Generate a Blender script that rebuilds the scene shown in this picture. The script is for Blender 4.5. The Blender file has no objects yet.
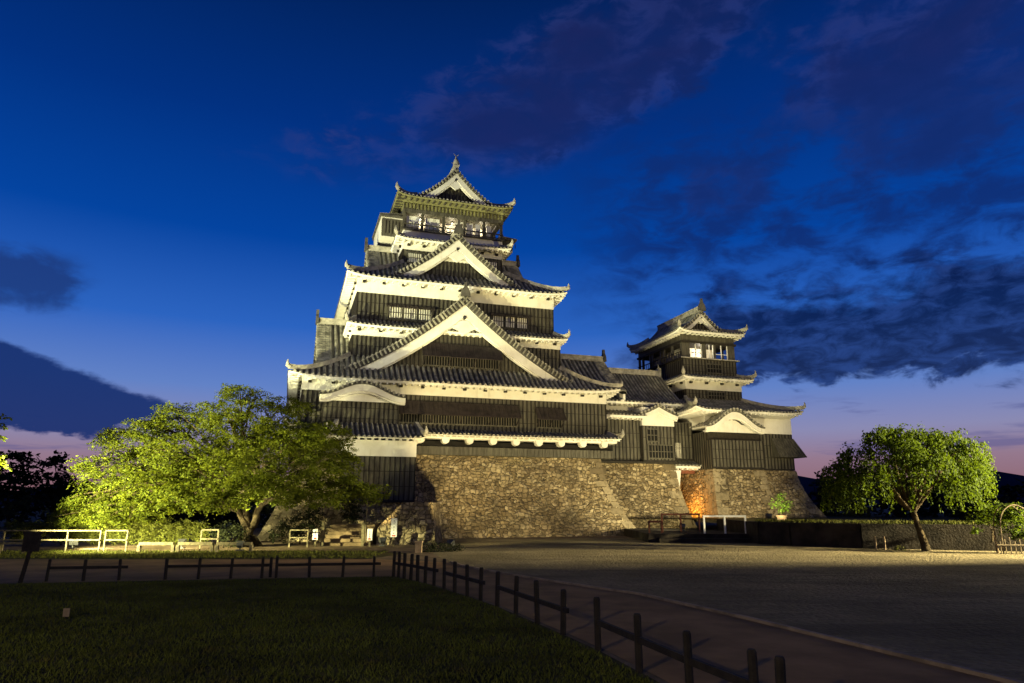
import bpy, math, random
import numpy as np
from mathutils import Vector, Matrix
R = math.radians
SC = bpy.context.scene
COL = SC.collection
random.seed(7)
rng = np.random.default_rng(11)

# ------------------------------------------------------------------ camera
F = 683.0; CAMH = 2.4; PITCH = math.atan(163.5 / F)
cam = bpy.data.cameras.new('camera'); camo = bpy.data.objects.new('camera', cam); COL.objects.link(camo)
camo.location = (0, 0, CAMH); camo.rotation_euler = (math.pi / 2 + PITCH, 0, 0)
cam.sensor_width = 36.0; cam.lens = 36.0 * F / 1024.0; cam.clip_start = 0.1; cam.clip_end = 12000
SC.camera = camo
SC.render.engine = 'CYCLES'
SC.cycles.use_denoising = True
SC.cycles.max_bounces = 6
SC.cycles.sample_clamp_indirect = 3.0
SC.view_settings.view_transform = 'Standard'
SC.view_settings.look = 'None'
SC.view_settings.exposure = 0.0
SC.view_settings.gamma = 1.0
SC.view_settings.use_curve_mapping = False


def at(px, py, Y):
    """real place of a thing whose picture position and distance are known"""
    dx = (px - 512) / F; dy = (341.5 - py) / F
    d = Vector((dx, math.cos(PITCH) - dy * math.sin(PITCH), math.sin(PITCH) + dy * math.cos(PITCH)))
    return Vector((0, 0, CAMH)) + d * (Y / d.y)


# ------------------------------------------------------------------ node helpers
class NT:
    def __init__(s, tree):
        s.t = tree; s.n = tree.nodes; s.l = tree.links

    def new(s, typ, **kw):
        nd = s.n.new(typ)
        for k, v in kw.items(): setattr(nd, k, v)
        return nd

    def put(s, sock, v):
        if isinstance(v, bpy.types.NodeSocket): s.l.new(v, sock)
        elif v is not None: sock.default_value = v

    def m(s, op, a, b=None, c=None, clamp=False):
        nd = s.new('ShaderNodeMath', operation=op, use_clamp=clamp)
        s.put(nd.inputs[0], a)
        if b is not None: s.put(nd.inputs[1], b)
        if c is not None: s.put(nd.inputs[2], c)
        return nd.outputs[0]

    def sstep(s, x, a, b):
        nd = s.new('ShaderNodeMapRange', interpolation_type='SMOOTHSTEP')
        s.put(nd.inputs[0], x); s.put(nd.inputs[1], a); s.put(nd.inputs[2], b)
        nd.inputs[3].default_value = 0; nd.inputs[4].default_value = 1
        return nd.outputs[0]

    def mix(s, f, a, b, typ='MIX'):
        nd = s.new('ShaderNodeMix', data_type='RGBA', blend_type=typ)
        s.put(nd.inputs[0], f)
        for i, v in ((6, a), (7, b)):
            if isinstance(v, tuple): v = (v[0], v[1], v[2], 1)
            s.put(nd.inputs[i], v)
        return nd.outputs[2]

    def ramp(s, x, stops, interp='LINEAR'):
        nd = s.new('ShaderNodeValToRGB'); cr = nd.color_ramp; cr.interpolation = interp
        while len(cr.elements) < len(stops): cr.elements.new(0.5)
        for e, (p, c) in zip(cr.elements, stops):
            e.position = p; e.color = (c[0], c[1], c[2], 1) if isinstance(c, tuple) else (c, c, c, 1)
        s.put(nd.inputs[0], x)
        return nd.outputs[0]

    def noise(s, vec, scale, detail=4, rough=0.55, dist=0.0):
        nd = s.new('ShaderNodeTexNoise'); s.put(nd.inputs['Vector'], vec)
        nd.inputs['Scale'].default_value = scale; nd.inputs['Detail'].default_value = detail
        nd.inputs['Roughness'].default_value = rough; nd.inputs['Distortion'].default_value = dist
        return nd.outputs['Fac']


def srgb(r, g, b):
    f = lambda c: (c / 255 / 12.92) if c / 255 <= 0.04045 else ((c / 255 + 0.055) / 1.055) ** 2.4
    return (f(r), f(g), f(b))


# ------------------------------------------------------------------ dusk sky
def make_world():
    w = bpy.data.worlds.new('World'); SC.world = w; w.use_nodes = True
    t = NT(w.node_tree); t.n.clear()
    tc = t.new('ShaderNodeTexCoord')
    sp = t.new('ShaderNodeSeparateXYZ'); t.l.new(tc.outputs['Generated'], sp.inputs[0])
    X, Y, Z = sp.outputs
    el = t.m('MULTIPLY', t.m('ARCSINE', Z), 57.2958)
    az = t.m('MULTIPLY', t.m('ARCTAN2', X, Y), 57.2958)
    e01 = t.m('DIVIDE', t.m('ADD', el, 2.0), 50.0, clamp=True)
    P = lambda e: (e + 2.0) / 50.0
    base = t.ramp(e01, [(P(-2), srgb(84, 66, 84)), (P(1.0), srgb(142, 102, 110)), (P(3.4), srgb(148, 120, 140)),
                        (P(5.6), srgb(138, 138, 178)), (P(9.0), srgb(98, 130, 198)), (P(14), srgb(44, 100, 192)),
                        (P(21), srgb(4, 68, 160)), (P(30), srgb(2, 49, 128)), (P(40), srgb(2, 34, 92)), (P(48), srgb(2, 28, 80))])
    # cloud coordinates
    cv = t.new('ShaderNodeCombineXYZ')
    t.put(cv.inputs[0], t.m('MULTIPLY', az, 0.1)); t.put(cv.inputs[1], t.m('MULTIPLY', el, 0.21)); cv.inputs[2].default_value = 3.1
    n1 = t.noise(cv.outputs[0], 1.0, 6, 0.58, 0.25)
    n2 = t.noise(cv.outputs[0], 2.6, 5, 0.6, 0.4)
    cv2 = t.new('ShaderNodeCombineXYZ')
    t.put(cv2.inputs[0], t.m('ADD', t.m('MULTIPLY', az, 0.07), t.m('MULTIPLY', el, -0.05))); t.put(cv2.inputs[1], t.m('MULTIPLY', el, 0.12)); cv2.inputs[2].default_value = 8.4
    n3 = t.noise(cv2.outputs[0], 1.0, 5, 0.55, 0.3)
    mul = lambda *a: a[0] if len(a) == 1 else t.m('MULTIPLY', a[0], mul(*a[1:]))
    # soft purple clouds high on the right
    a2 = t.m('ADD', t.m('SUBTRACT', az, t.m('MULTIPLY', t.m('SUBTRACT', el, 29.5), 2.2)), t.m('MULTIPLY', t.m('SUBTRACT', n2, 0.5), 14.0))
    ba = mul(t.sstep(a2, -22.0, -6.0), t.m('SUBTRACT', 1.0, t.sstep(a2, 2.0, 12.0)), t.sstep(el, 23.0, 33.0))
    bb = mul(t.sstep(t.m('ADD', az, t.m('MULTIPLY', t.m('SUBTRACT', n1, 0.5), 16.0)), 20.0, 31.0), t.sstep(el, 20.0, 29.0))
    bc = mul(t.sstep(az, 14.0, 17.0), t.m('SUBTRACT', 1.0, t.sstep(az, 20.0, 24.0)), t.sstep(el, 22.0, 24.0), t.m('SUBTRACT', 1.0, t.sstep(el, 25.5, 27.5)))
    b = t.m('MAXIMUM', t.m('MAXIMUM', ba, bb), t.m('MULTIPLY', bc, 0.8))
    hi = t.sstep(t.m('ADD', t.m('ADD', t.m('MULTIPLY', n3, 0.5), t.m('MULTIPLY', n1, 0.5)), t.m('MULTIPLY', b, 0.2)), 0.48, 0.80)
    hi = mul(hi, t.sstep(b, 0.0, 0.5))
    col = t.mix(t.m('MULTIPLY', hi, 0.74), base, t.mix(n2, srgb(16, 36, 88), srgb(34, 38, 90)))
    rim = mul(hi, t.m('SUBTRACT', 1.0, hi), t.sstep(n2, 0.42, 0.62))
    col = t.mix(t.m('MULTIPLY', rim, 0.8, clamp=True), col, srgb(64, 78, 150))
    # mid wisps
    b2 = mul(t.sstep(az, 2.0, 14.0), t.sstep(el, 13.0, 17.0), t.m('SUBTRACT', 1.0, t.sstep(el, 26.0, 33.0)))
    mid = mul(t.sstep(t.m('ADD', n2, t.m('MULTIPLY', n1, 0.6)), 0.62, 0.95), b2)
    col = t.mix(t.m('MULTIPLY', mid, 0.85), col, srgb(16, 44, 110))
    # heavy bank low on the right
    b3 = mul(t.sstep(az, 5.0, 19.0), t.sstep(t.m('ADD', el, t.m('MULTIPLY', t.m('SUBTRACT', n2, 0.5), 4.0)), 8.0, 10.8), t.m('SUBTRACT', 1.0, t.sstep(el, 12.5, 21.5)))
    bank = t.sstep(t.m('ADD', t.m('ADD', t.m('MULTIPLY', n1, 0.65), t.m('MULTIPLY', n2, 0.45)), t.m('MULTIPLY', b3, 0.34)), 0.62, 0.84)
    bank = mul(bank, t.sstep(b3, 0.0, 0.3))
    col = t.mix(t.m('MULTIPLY', bank, 0.93), col, t.mix(t.sstep(t.noise(cv.outputs[0], 4.5, 6, 0.62, 0.5), 0.36, 0.68), srgb(10, 28, 74), srgb(34, 62, 126)))
    # streaks near the horizon
    cv3 = t.new('ShaderNodeCombineXYZ')
    t.put(cv3.inputs[0], t.m('MULTIPLY', az, 0.12)); t.put(cv3.inputs[1], t.m('MULTIPLY', el, 0.9)); cv3.inputs[2].default_value = 1.7
    n4 = t.noise(cv3.outputs[0], 1.0, 5, 0.55, 0.2)
    b4 = mul(t.sstep(el, 1.0, 3.0), t.m('SUBTRACT', 1.0, t.sstep(el, 6.5, 9.5)))
    st = mul(t.sstep(n4, 0.54, 0.68), b4)
    col = t.mix(t.m('MULTIPLY', st, 0.5), col, srgb(72, 80, 140))
    # wedge shaped cloud on the left
    nn = t.m('MULTIPLY', t.m('SUBTRACT', t.m('ADD', t.m('MULTIPLY', n2, 0.5), t.m('MULTIPLY', t.noise(cv.outputs[0], 7.0, 5, 0.6), 0.5)), 0.5), 1.7)
    top = t.m('ADD', t.m('SUBTRACT', 11.0, t.m('MULTIPLY', t.m('ADD', az, 37.7), 0.315)), nn)
    bot = t.m('ADD', t.m('ADD', 4.6, t.m('MULTIPLY', t.m('MAXIMUM', t.m('ADD', az, 31.0), 0.0), 0.40)), t.m('MULTIPLY', nn, 2.4))
    wd = mul(t.sstep(t.m('SUBTRACT', top, el), -0.1, 0.5), t.sstep(t.m('SUBTRACT', el, bot), -0.2, 0.5), t.sstep(az, -22.5, -24.5))
    col = t.mix(t.m('MULTIPLY', wd, 0.96), col, srgb(22, 48, 110))
    # faint dark puff above it
    b5 = mul(t.sstep(az, -31.0, -38.0), t.sstep(el, 12.2, 14.0), t.m('SUBTRACT', 1.0, t.sstep(el, 15.0, 18.5)))
    pf = mul(t.sstep(t.m('ADD', t.m('ADD', t.m('MULTIPLY', n1, 0.5), t.m('MULTIPLY', n2, 0.5)), t.m('MULTIPLY', b5, 0.25)), 0.5, 0.74), t.sstep(b5, 0.0, 0.4))
    col = t.mix(t.m('MULTIPLY', pf, 0.8), col, srgb(28, 52, 112))
    bg = t.new('ShaderNodeBackground'); t.put(bg.inputs[0], col); bg.inputs[1].default_value = 1.0
    out = t.new('ShaderNodeOutputWorld'); t.l.new(bg.outputs[0], out.inputs[0])


make_world()


# ------------------------------------------------------------------ materials
def mat(name, build, rough=0.8, spec=0.3):
    m = bpy.data.materials.new(name); m.use_nodes = True
    t = NT(m.node_tree); bs = t.n['Principled BSDF']
    bs.inputs['Roughness'].default_value = rough
    bs.inputs['Specular IOR Level'].default_value = spec
    tc = t.new('ShaderNodeTexCoord'); t.P = tc.outputs['Object']
    build(t, bs)
    return m


def bump(t, bs, h, strength=0.5, dist=0.05):
    nd = t.new('ShaderNodeBump'); nd.inputs['Strength'].default_value = strength; nd.inputs['Distance'].default_value = dist
    t.put(nd.inputs['Height'], h); t.l.new(nd.outputs[0], bs.inputs['Normal'])


def m_plain(c, v=0.25, sc=3.0, bs_=0.2, bd=0.02):
    def b(t, bs):
        n = t.noise(t.P, sc, 6, 0.6)
        lo = tuple(x * (1 - v) for x in c); hi = tuple(min(1, x * (1 + v)) for x in c)
        t.put(bs.inputs['Base Color'], t.mix(t.sstep(n, 0.3, 0.7), lo, hi))
        bump(t, bs, t.noise(t.P, sc * 8, 4, 0.6), bs_, bd)
    return b


def b_plaster(t, bs):
    n = t.noise(t.P, 0.7, 6, 0.65); sx = t.new('ShaderNodeMapping'); t.put(sx.inputs[0], t.P); sx.inputs['Scale'].default_value = (3.0, 3.0, 0.35)
    streak = t.noise(sx.outputs[0], 1.4, 5, 0.6)
    c = t.mix(t.sstep(n, 0.35, 0.75), (0.78, 0.76, 0.70), (0.66, 0.63, 0.55))
    c = t.mix(t.m('MULTIPLY', t.sstep(streak, 0.56, 0.8), 0.5), c, (0.42, 0.39, 0.32))
    t.put(bs.inputs['Base Color'], c); bump(t, bs, t.noise(t.P, 6, 5), 0.15, 0.02)


def b_tile(t, bs):
    n = t.noise(t.P, 0.9, 6, 0.65); n2 = t.noise(t.P, 5, 3)
    c = t.mix(t.sstep(n, 0.3, 0.7), (0.045, 0.042, 0.037), (0.115, 0.108, 0.092))
    c = t.mix(t.m('MULTIPLY', t.sstep(n2, 0.55, 0.75), 0.5), c, (0.10, 0.105, 0.07))
    t.put(bs.inputs['Base Color'], c)
    bump(t, bs, t.noise(t.P, 9, 4), 0.25, 0.03)


def b_board(t, bs):
    mp = t.new('ShaderNodeMapping'); t.put(mp.inputs[0], t.P); mp.inputs['Scale'].default_value = (4.0, 4.0, 0.5)
    n = t.noise(mp.outputs[0], 1.3, 6, 0.65)
    n2 = t.noise(t.P, 0.5, 4)
    c = t.mix(t.sstep(n, 0.3, 0.72), (0.042, 0.038, 0.029), (0.118, 0.110, 0.084))
    c = t.mix(t.m('MULTIPLY', t.sstep(n2, 0.5, 0.75), 0.5), c, (0.050, 0.044, 0.032))
    t.put(bs.inputs['Base Color'], c); bump(t, bs, n, 0.4, 0.03)


def b_stone(t, bs):
    wv = t.new('ShaderNodeTexNoise'); t.put(wv.inputs['Vector'], t.P); wv.inputs['Scale'].default_value = 1.1
    ad = t.new('ShaderNodeVectorMath', operation='MULTIPLY_ADD')
    t.l.new(wv.outputs['Color'], ad.inputs[0]); ad.inputs[1].default_value = (0.5, 0.5, 0.35); t.put(ad.inputs[2], t.P)
    mp = t.new('ShaderNodeMapping'); t.l.new(ad.outputs[0], mp.inputs[0]); mp.inputs['Scale'].default_value = (0.95, 0.95, 1.25)
    vo = t.new('ShaderNodeTexVoronoi', feature='F1', distance='CHEBYCHEV'); t.l.new(mp.outputs[0], vo.inputs['Vector']); vo.inputs['Scale'].default_value = 2.8; vo.inputs['Randomness'].default_value = 0.9
    v2 = t.new('ShaderNodeTexVoronoi', feature='F2', distance='CHEBYCHEV'); t.l.new(mp.outputs[0], v2.inputs['Vector']); v2.inputs['Scale'].default_value = 2.8; v2.inputs['Randomness'].default_value = 0.9
    edge = t.m('SUBTRACT', v2.outputs['Distance'], vo.outputs['Distance'])
    sep = t.new('ShaderNodeSeparateColor'); t.l.new(vo.outputs['Color'], sep.inputs[0])
    c = t.ramp(sep.outputs[0], [(0.0, (0.17, 0.125, 0.068)), (0.4, (0.30, 0.23, 0.13)), (0.75, (0.38, 0.30, 0.18)), (1.0, (0.50, 0.41, 0.26))])
    n = t.noise(t.P, 4, 6, 0.65)
    c = t.mix(t.m('MULTIPLY', t.sstep(n, 0.45, 0.8), 0.7), c, (0.10, 0.088, 0.058))
    big = t.noise(t.P, 0.35, 5, 0.6)
    c = t.mix(t.m('MULTIPLY', t.sstep(big, 0.46, 0.66), 0.68), c, (0.085, 0.068, 0.044))
    gap = t.sstep(t.m('ADD', edge, t.m('MULTIPLY', t.m('SUBTRACT', n, 0.5), 0.10)), -0.01, 0.10)
    c = t.mix(gap, (0.055, 0.044, 0.028), c)
    t.put(bs.inputs['Base Color'], c)
    h = t.m('ADD', t.m('MULTIPLY', t.sstep(edge, 0.0, 0.25), 1.0), t.m('MULTIPLY', n, 0.45))
    h = t.m('ADD', h, t.m('MULTIPLY', sep.outputs[1], 0.5))
    bump(t, bs, h, 0.85, 0.13)


def b_quoin(t, bs):
    g = t.new('ShaderNodeNewGeometry'); n = t.noise(t.P, 2.5, 6, 0.65)
    c = t.ramp(g.outputs['Random Per Island'], [(0.0, (0.14, 0.108, 0.066)), (0.6, (0.23, 0.185, 0.115)), (1.0, (0.31, 0.255, 0.165))])
    c = t.mix(t.m('MULTIPLY', t.sstep(n, 0.42, 0.72), 0.75), c, (0.09, 0.074, 0.046))
    t.put(bs.inputs['Base Color'], c); bump(t, bs, n, 1.0, 0.12)


def b_gravel(t, bs):
    n = t.noise(t.P, 0.25, 6, 0.6); v = t.new('ShaderNodeTexVoronoi'); t.put(v.inputs['Vector'], t.P); v.inputs['Scale'].default_value = 9.0
    n3 = t.noise(t.P, 2.2, 6, 0.7)
    c = t.mix(t.sstep(n, 0.3, 0.7), (0.16, 0.125, 0.058), (0.29, 0.23, 0.125))
    sep = t.new('ShaderNodeSeparateColor'); t.l.new(v.outputs['Color'], sep.inputs[0])
    c = t.mix(t.m('MULTIPLY', sep.outputs[0], 0.45), c, (0.09, 0.07, 0.045))
    mp = t.new('ShaderNodeMapping'); t.put(mp.inputs[0], t.P); mp.inputs['Scale'].default_value = (0.10, 0.42, 1.0); mp.inputs['Rotation'].default_value = (0, 0, 0.25)
    tr = t.noise(mp.outputs[0], 1.6, 5, 0.6, 0.8)
    c = t.mix(t.m('MULTIPLY', t.sstep(tr, 0.48, 0.66), 0.6), c, (0.085, 0.066, 0.036))
    c = t.mix(t.m('MULTIPLY', t.sstep(n3, 0.5, 0.75), 0.45), c, (0.10, 0.08, 0.045))
    t.put(bs.inputs['Base Color'], c)
    h = t.m('ADD', t.m('MULTIPLY', n3, 1.4), t.m('MULTIPLY', v.outputs['Distance'], -0.6))
    bump(t, bs, h, 1.0, 0.14)


def b_leaf(c0, c1, trans=0.35):
    def b(t, bs):
        g = t.new('ShaderNodeNewGeometry')
        n = t.noise(t.P, 0.6, 3)
        f = t.m('ADD', t.m('MULTIPLY', g.outputs['Random Per Island'], 0.65), t.m('MULTIPLY', n, 0.35))
        c = t.mix(f, c0, c1)
        t.put(bs.inputs['Base Color'], c)
        tr = t.new('ShaderNodeBsdfTranslucent'); t.put(tr.inputs[0], t.mix(0.6, c, (c1[0] * 1.6, c1[1] * 1.6, c1[2] * 0.7)))
        mx = t.new('ShaderNodeMixShader'); mx.inputs[0].default_value = trans
        t.l.new(bs.outputs[0], mx.inputs[1]); t.l.new(tr.outputs[0], mx.inputs[2])
        t.l.new(mx.outputs[0], t.n['Material Output'].inputs[0])
    return b


def b_blade(t, bs):
    g = t.new('ShaderNodeNewGeometry'); n = t.noise(t.P, 0.33, 5, 0.65); n2 = t.noise(t.P, 1.7, 4, 0.6)
    c = t.mix(g.outputs['Random Per Island'], (0.060, 0.070, 0.009), (0.140, 0.150, 0.020))
    c = t.mix(t.m('MULTIPLY', t.sstep(n, 0.42, 0.62), 0.72), c, (0.034, 0.036, 0.008))
    c = t.mix(t.m('MULTIPLY', t.sstep(n2, 0.55, 0.75), 0.6), c, (0.13, 0.085, 0.025))
    t.put(bs.inputs['Base Color'], c)


def b_emit(c, s):
    def b(t, bs):
        bs.inputs['Base Color'].default_value = (*c, 1)
        bs.inputs['Emission Color'].default_value = (*c, 1); bs.inputs['Emission Strength'].default_value = s
    return b


M = {
    'plaster': mat('white plaster', b_plaster, 0.85, 0.2),
    'tile': mat('roof tile', b_tile, 0.55, 0.4),
    'wicker': mat('dull wicker', m_plain((0.11, 0.08, 0.045), 0.4, 6, 0.4), 0.85),
    'shutter': mat('shutter boards', m_plain((0.030, 0.023, 0.022), 0.4, 2.0, 0.3), 0.6, 0.3),
    'tile_rib': mat('round cover tile', m_plain((0.26, 0.25, 0.20), 0.55, 1.6, 0.4, 0.03), 0.6, 0.35),
    'batten': mat('weathered batten', m_plain((0.016, 0.013, 0.010), 0.5, 2.0, 0.3), 0.65, 0.3),
    'soffit_timber': mat('bare soffit timber', m_plain((0.19, 0.185, 0.085), 0.3, 3, 0.3), 0.7, 0.3),
    'tile_end': mat('pale tile end', m_plain((0.34, 0.32, 0.27), 0.3, 4), 0.7),
    'ridge': mat('mortared ridge', m_plain((0.36, 0.34, 0.29), 0.35, 2.5), 0.75),
    'board': mat('black weatherboard', b_board, 0.6, 0.35),
    'dark': mat('dark timber', m_plain((0.022, 0.018, 0.013), 0.4, 5), 0.7),
    'recess': mat('painted recess shade', m_plain((0.008, 0.007, 0.006), 0.3, 3), 0.9),  # near-black, shade inside openings put into the colour
    'stone': mat('dry stone', b_stone, 0.85, 0.25),
    'quoin': mat('corner stone', b_quoin, 0.85, 0.25),
    'gravel': mat('gravel', b_gravel, 0.9, 0.2),
    'soil': mat('bare soil', m_plain((0.17, 0.12, 0.07), 0.35, 1.2, 0.8, 0.06), 0.95, 0.1),
    'path': mat('worn asphalt', m_plain((0.27, 0.155, 0.062), 0.30, 0.55, 0.5, 0.02), 0.9, 0.15),
    'kerb': mat('pale kerb stone', m_plain((0.29, 0.21, 0.13), 0.35, 2.0, 0.4), 0.85),
    'turf': mat('turf', m_plain((0.060, 0.050, 0.014), 0.65, 0.8, 0.8, 0.05), 0.95, 0.1),
    'blade': mat('grass blade', b_blade, 0.8, 0.15),
    'wood_black': mat('black stained wood', m_plain((0.022, 0.016, 0.011), 0.4, 6, 0.4), 0.8),
    'wood_white': mat('pale painted wood', m_plain((0.14, 0.115, 0.062), 0.55, 5, 0.4), 0.75),
    'wood_red': mat('reddish wood', m_plain((0.16, 0.055, 0.03), 0.3, 5, 0.3), 0.7),
    'white': mat('white paint', m_plain((0.78, 0.77, 0.74), 0.08, 4, 0.1), 0.6),
    'ink': mat('dark print', m_plain((0.03, 0.03, 0.035), 0.2, 4, 0.0), 0.7),
    'red': mat('red print', m_plain((0.45, 0.04, 0.03), 0.2, 4, 0.0), 0.7),
    'metal': mat('dark metal', m_plain((0.05, 0.05, 0.048), 0.3, 5, 0.2), 0.5, 0.5),
    'bark': mat('bark', m_plain((0.062, 0.046, 0.026), 0.5, 3, 1.0, 0.08), 0.95, 0.1),
    'leaf_bright': mat('spreading tree leaf', b_leaf((0.036, 0.060, 0.006), (0.130, 0.142, 0.014), 0.35), 0.7, 0.08),
    'leaf_weep': mat('weeping tree leaf', b_leaf((0.016, 0.036, 0.004), (0.074, 0.104, 0.008), 0.3), 0.7, 0.08),
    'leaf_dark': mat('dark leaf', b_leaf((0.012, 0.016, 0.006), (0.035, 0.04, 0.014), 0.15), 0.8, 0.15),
    'leaf_hedge': mat('hedge leaf', b_leaf((0.07, 0.085, 0.014), (0.15, 0.15, 0.024), 0.3), 0.7, 0.2),
    'leaf_fresh': mat('fresh green leaf', b_leaf((0.07, 0.14, 0.015), (0.14, 0.22, 0.03), 0.35), 0.6, 0.3),
    'hill': mat('distant hill', m_plain((0.040, 0.045, 0.060), 0.25, 0.004, 0.0), 1.0, 0.0),
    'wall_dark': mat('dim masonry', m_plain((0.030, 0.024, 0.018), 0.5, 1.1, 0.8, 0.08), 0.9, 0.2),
    'lens': mat('floodlight glass', b_emit((1.0, 0.93, 0.7), 6.0)),
    'room': mat('lit interior wall', m_plain((0.75, 0.70, 0.58), 0.08, 2, 0.05), 0.8),
}


# ------------------------------------------------------------------ mesh helper
class MB:
    def __init__(s): s.v = []; s.f = []; s.mi = []

    def add(s, verts, faces, mi=0):
        o = len(s.v); s.v.extend([tuple(p) for p in verts])
        for f in faces: s.f.append([o + i for i in f]); s.mi.append(mi)

    def quad(s, a, b, c, d, mi=0): s.add([a, b, c, d], [(0, 1, 2, 3)], mi)

    def box(s, x0, x1, y0, y1, z0, z1, mi=0, T=None):
        p = [(x0, y0, z0), (x1, y0, z0), (x1, y1, z0), (x0, y1, z0), (x0, y0, z1), (x1, y0, z1), (x1, y1, z1), (x0, y1, z1)]
        if T: p = [T(*q) for q in p]
        s.add(p, [(0, 3, 2, 1), (4, 5, 6, 7), (0, 1, 5, 4), (1, 2, 6, 5), (2, 3, 7, 6), (3, 0, 4, 7)], mi)

    def bar(s, a, b, w, h, mi=0, up=Vector((0, 0, 1))):
        a, b = Vector(a), Vector(b); d = (b - a).normalized()
        sd = d.cross(up)
        if sd.length < 1e-4: sd = d.cross(Vector((1, 0, 0)))
        sd = sd.normalized() * w / 2; u = sd.cross(d).normalized() * h / 2
        p = [a - sd - u, a + sd - u, a + sd + u, a - sd + u, b - sd - u, b + sd - u, b + sd + u, b - sd + u]
        s.add(p, [(0, 3, 2, 1), (4, 5, 6, 7), (0, 1, 5, 4), (1, 2, 6, 5), (2, 3, 7, 6), (3, 0, 4, 7)], mi)

    def tube(s, pts, rad, n=6, mi=0, cap=True):
        pts = [Vector(p) for p in pts]; rings = []
        for i, p in enumerate(pts):
            d = (pts[min(i + 1, len(pts) - 1)] - pts[max(i - 1, 0)]).normalized()
            u = d.cross(Vector((0.13, 0.97, 0.2))).normalized(); w = d.cross(u).normalized()
            r = rad[i] if isinstance(rad, (list, tuple)) else rad
            rings.append([p + (u * math.cos(2 * math.pi * k / n) + w * math.sin(2 * math.pi * k / n)) * r for k in range(n)])
        o = len(s.v)
        for rg in rings: s.v.extend([tuple(q) for q in rg])
        for i in range(len(pts) - 1):
            for k in range(n):
                s.f.append([o + i * n + k, o + i * n + (k + 1) % n, o + (i + 1) * n + (k + 1) % n, o + (i + 1) * n + k]); s.mi.append(mi)
        if cap:
            s.f.append([o + k for k in range(n)]); s.mi.append(mi)
            s.f.append([o + (len(pts) - 1) * n + k for k in range(n)]); s.mi.append(mi)

    def build(s, name, mats, parent=None, smooth=False):
        me = bpy.data.meshes.new(name); me.from_pydata(s.v, [], s.f)
        if not isinstance(mats, (list, tuple)): mats = [mats]
        for m in mats: me.materials.append(M[m])
        if len(mats) > 1: me.polygons.foreach_set('material_index', s.mi)
        if smooth: me.polygons.foreach_set('use_smooth', [True] * len(s.f))
        me.update()
        o = bpy.data.objects.new(name, me); COL.objects.link(o)
        if parent: o.parent = parent
        return o


def tag(o, label=None, cat=None, group=None, kind=None):
    if label: o['label'] = label
    if cat: o['category'] = cat
    if group: o['group'] = group
    if kind: o['kind'] = kind
    return o


def empty(name, loc=(0, 0, 0), rz=0.0):
    o = bpy.data.objects.new(name, None); COL.objects.link(o); o.location = loc; o.rotation_euler = (0, 0, rz); o.empty_display_size = 0.3
    return o


def copy_tree(o, parent=None):
    c = o.copy(); COL.objects.link(c)
    if parent: c.parent = parent
    for ch in list(o.children): copy_tree(ch, c)
    return c


# ================================================================== the setting
def sheet(name, pts, z, m, kind='structure', sub=None):
    mb = MB(); mb.add([(x, y, z) for x, y in pts], [tuple(range(len(pts)))])
    return tag(mb.build(name, m), kind=kind)


sheet('ground', [(-6000, -200), (6000, -200), (6000, 8000), (-6000, 8000)], 0.0, 'soil')
FENCE_LINE = [(-4.08, 24.65), (-3.03, 23.1), (-2.38, 21.97), (-1.60, 20.3), (-0.81, 18.63), (-0.36, 17.57), (0.97, 13.9), (1.5, 12.3), (2.25, 9.5), (2.86, 7.6), (3.6, 5.0), (4.6, 0.0), (5.0, -6)]
EDGE_LINE = [(-2.6, 30.6), (-1.87, 28.5), (-0.3, 25.6), (1.6, 22.6), (3.51, 19.8), (5.1, 15.6), (6.84, 10.4), (8.0, 6.0), (9.2, 0), (9.6, -6)]
sheet('lawn', [(-40, -6)] + [(-40, 19.6), (-15.9, 22.5), (-4.7, 24.65)] + FENCE_LINE, 0.012, 'turf')
sheet('path', [(-40, 19.8), (-15.9, 22.7), (-4.7, 24.85), (-3.9, 24.7)] + [(x + 0.15, y) for x, y in FENCE_LINE[1:]] + EDGE_LINE[::-1] + [(-5.9, 32.4), (-23, 32.2), (-40, 30)], 0.006, 'path')
sheet('gravel_yard', EDGE_LINE + [(60, -6), (60, 48), (16, 47.0), (8.6, 53.0), (-4.5, 52), (-4.0, 36)], 0.004, 'gravel')
mb = MB()
for a, b in zip(EDGE_LINE[:-1], EDGE_LINE[1:]):
    mb.bar((a[0], a[1], 0.03), (b[0], b[1], 0.03), 0.10, 0.07)
tag(mb.build('kerb', 'kerb'), kind='structure')
sheet('grass_verge', [(-24.5, 32.5), (-6.5, 32.8), (-5.2, 36.5), (-9, 38.2), (-40, 38.4), (-40, 34.0)], 0.010, 'turf')


def grass(name, n, inside, x0, x1, y0, y1, h0, h1, label, z=0.012):
    xs = rng.uniform(x0, x1, n * 3); ys = rng.uniform(y0, y1, n * 3)
    k = np.array([inside(a, b) for a, b in zip(xs, ys)]); xs = xs[k][:n]; ys = ys[k][:n]; n = len(xs)
    h = rng.uniform(h0, h1, n); an = rng.uniform(0, 6.283, n); w = h * 0.10 + 0.005
    lx = rng.normal(0, 0.5, n) * h; ly = rng.normal(0, 0.5, n) * h
    v = np.zeros((n, 3, 3))
    v[:, 0] = np.stack([xs - np.cos(an) * w, ys - np.sin(an) * w, np.full(n, z)], 1)
    v[:, 1] = np.stack([xs + np.cos(an) * w, ys + np.sin(an) * w, np.full(n, z)], 1)
    v[:, 2] = np.stack([xs + lx, ys + ly, z + h], 1)
    me = bpy.data.meshes.new(name); me.from_pydata(v.reshape(-1, 3).tolist(), [], np.arange(n * 3).reshape(-1, 3).tolist())
    me.materials.append(M['blade']); o = bpy.data.objects.new(name, me); COL.objects.link(o)
    return tag(o, label, 'grass', kind='stuff')


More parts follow.
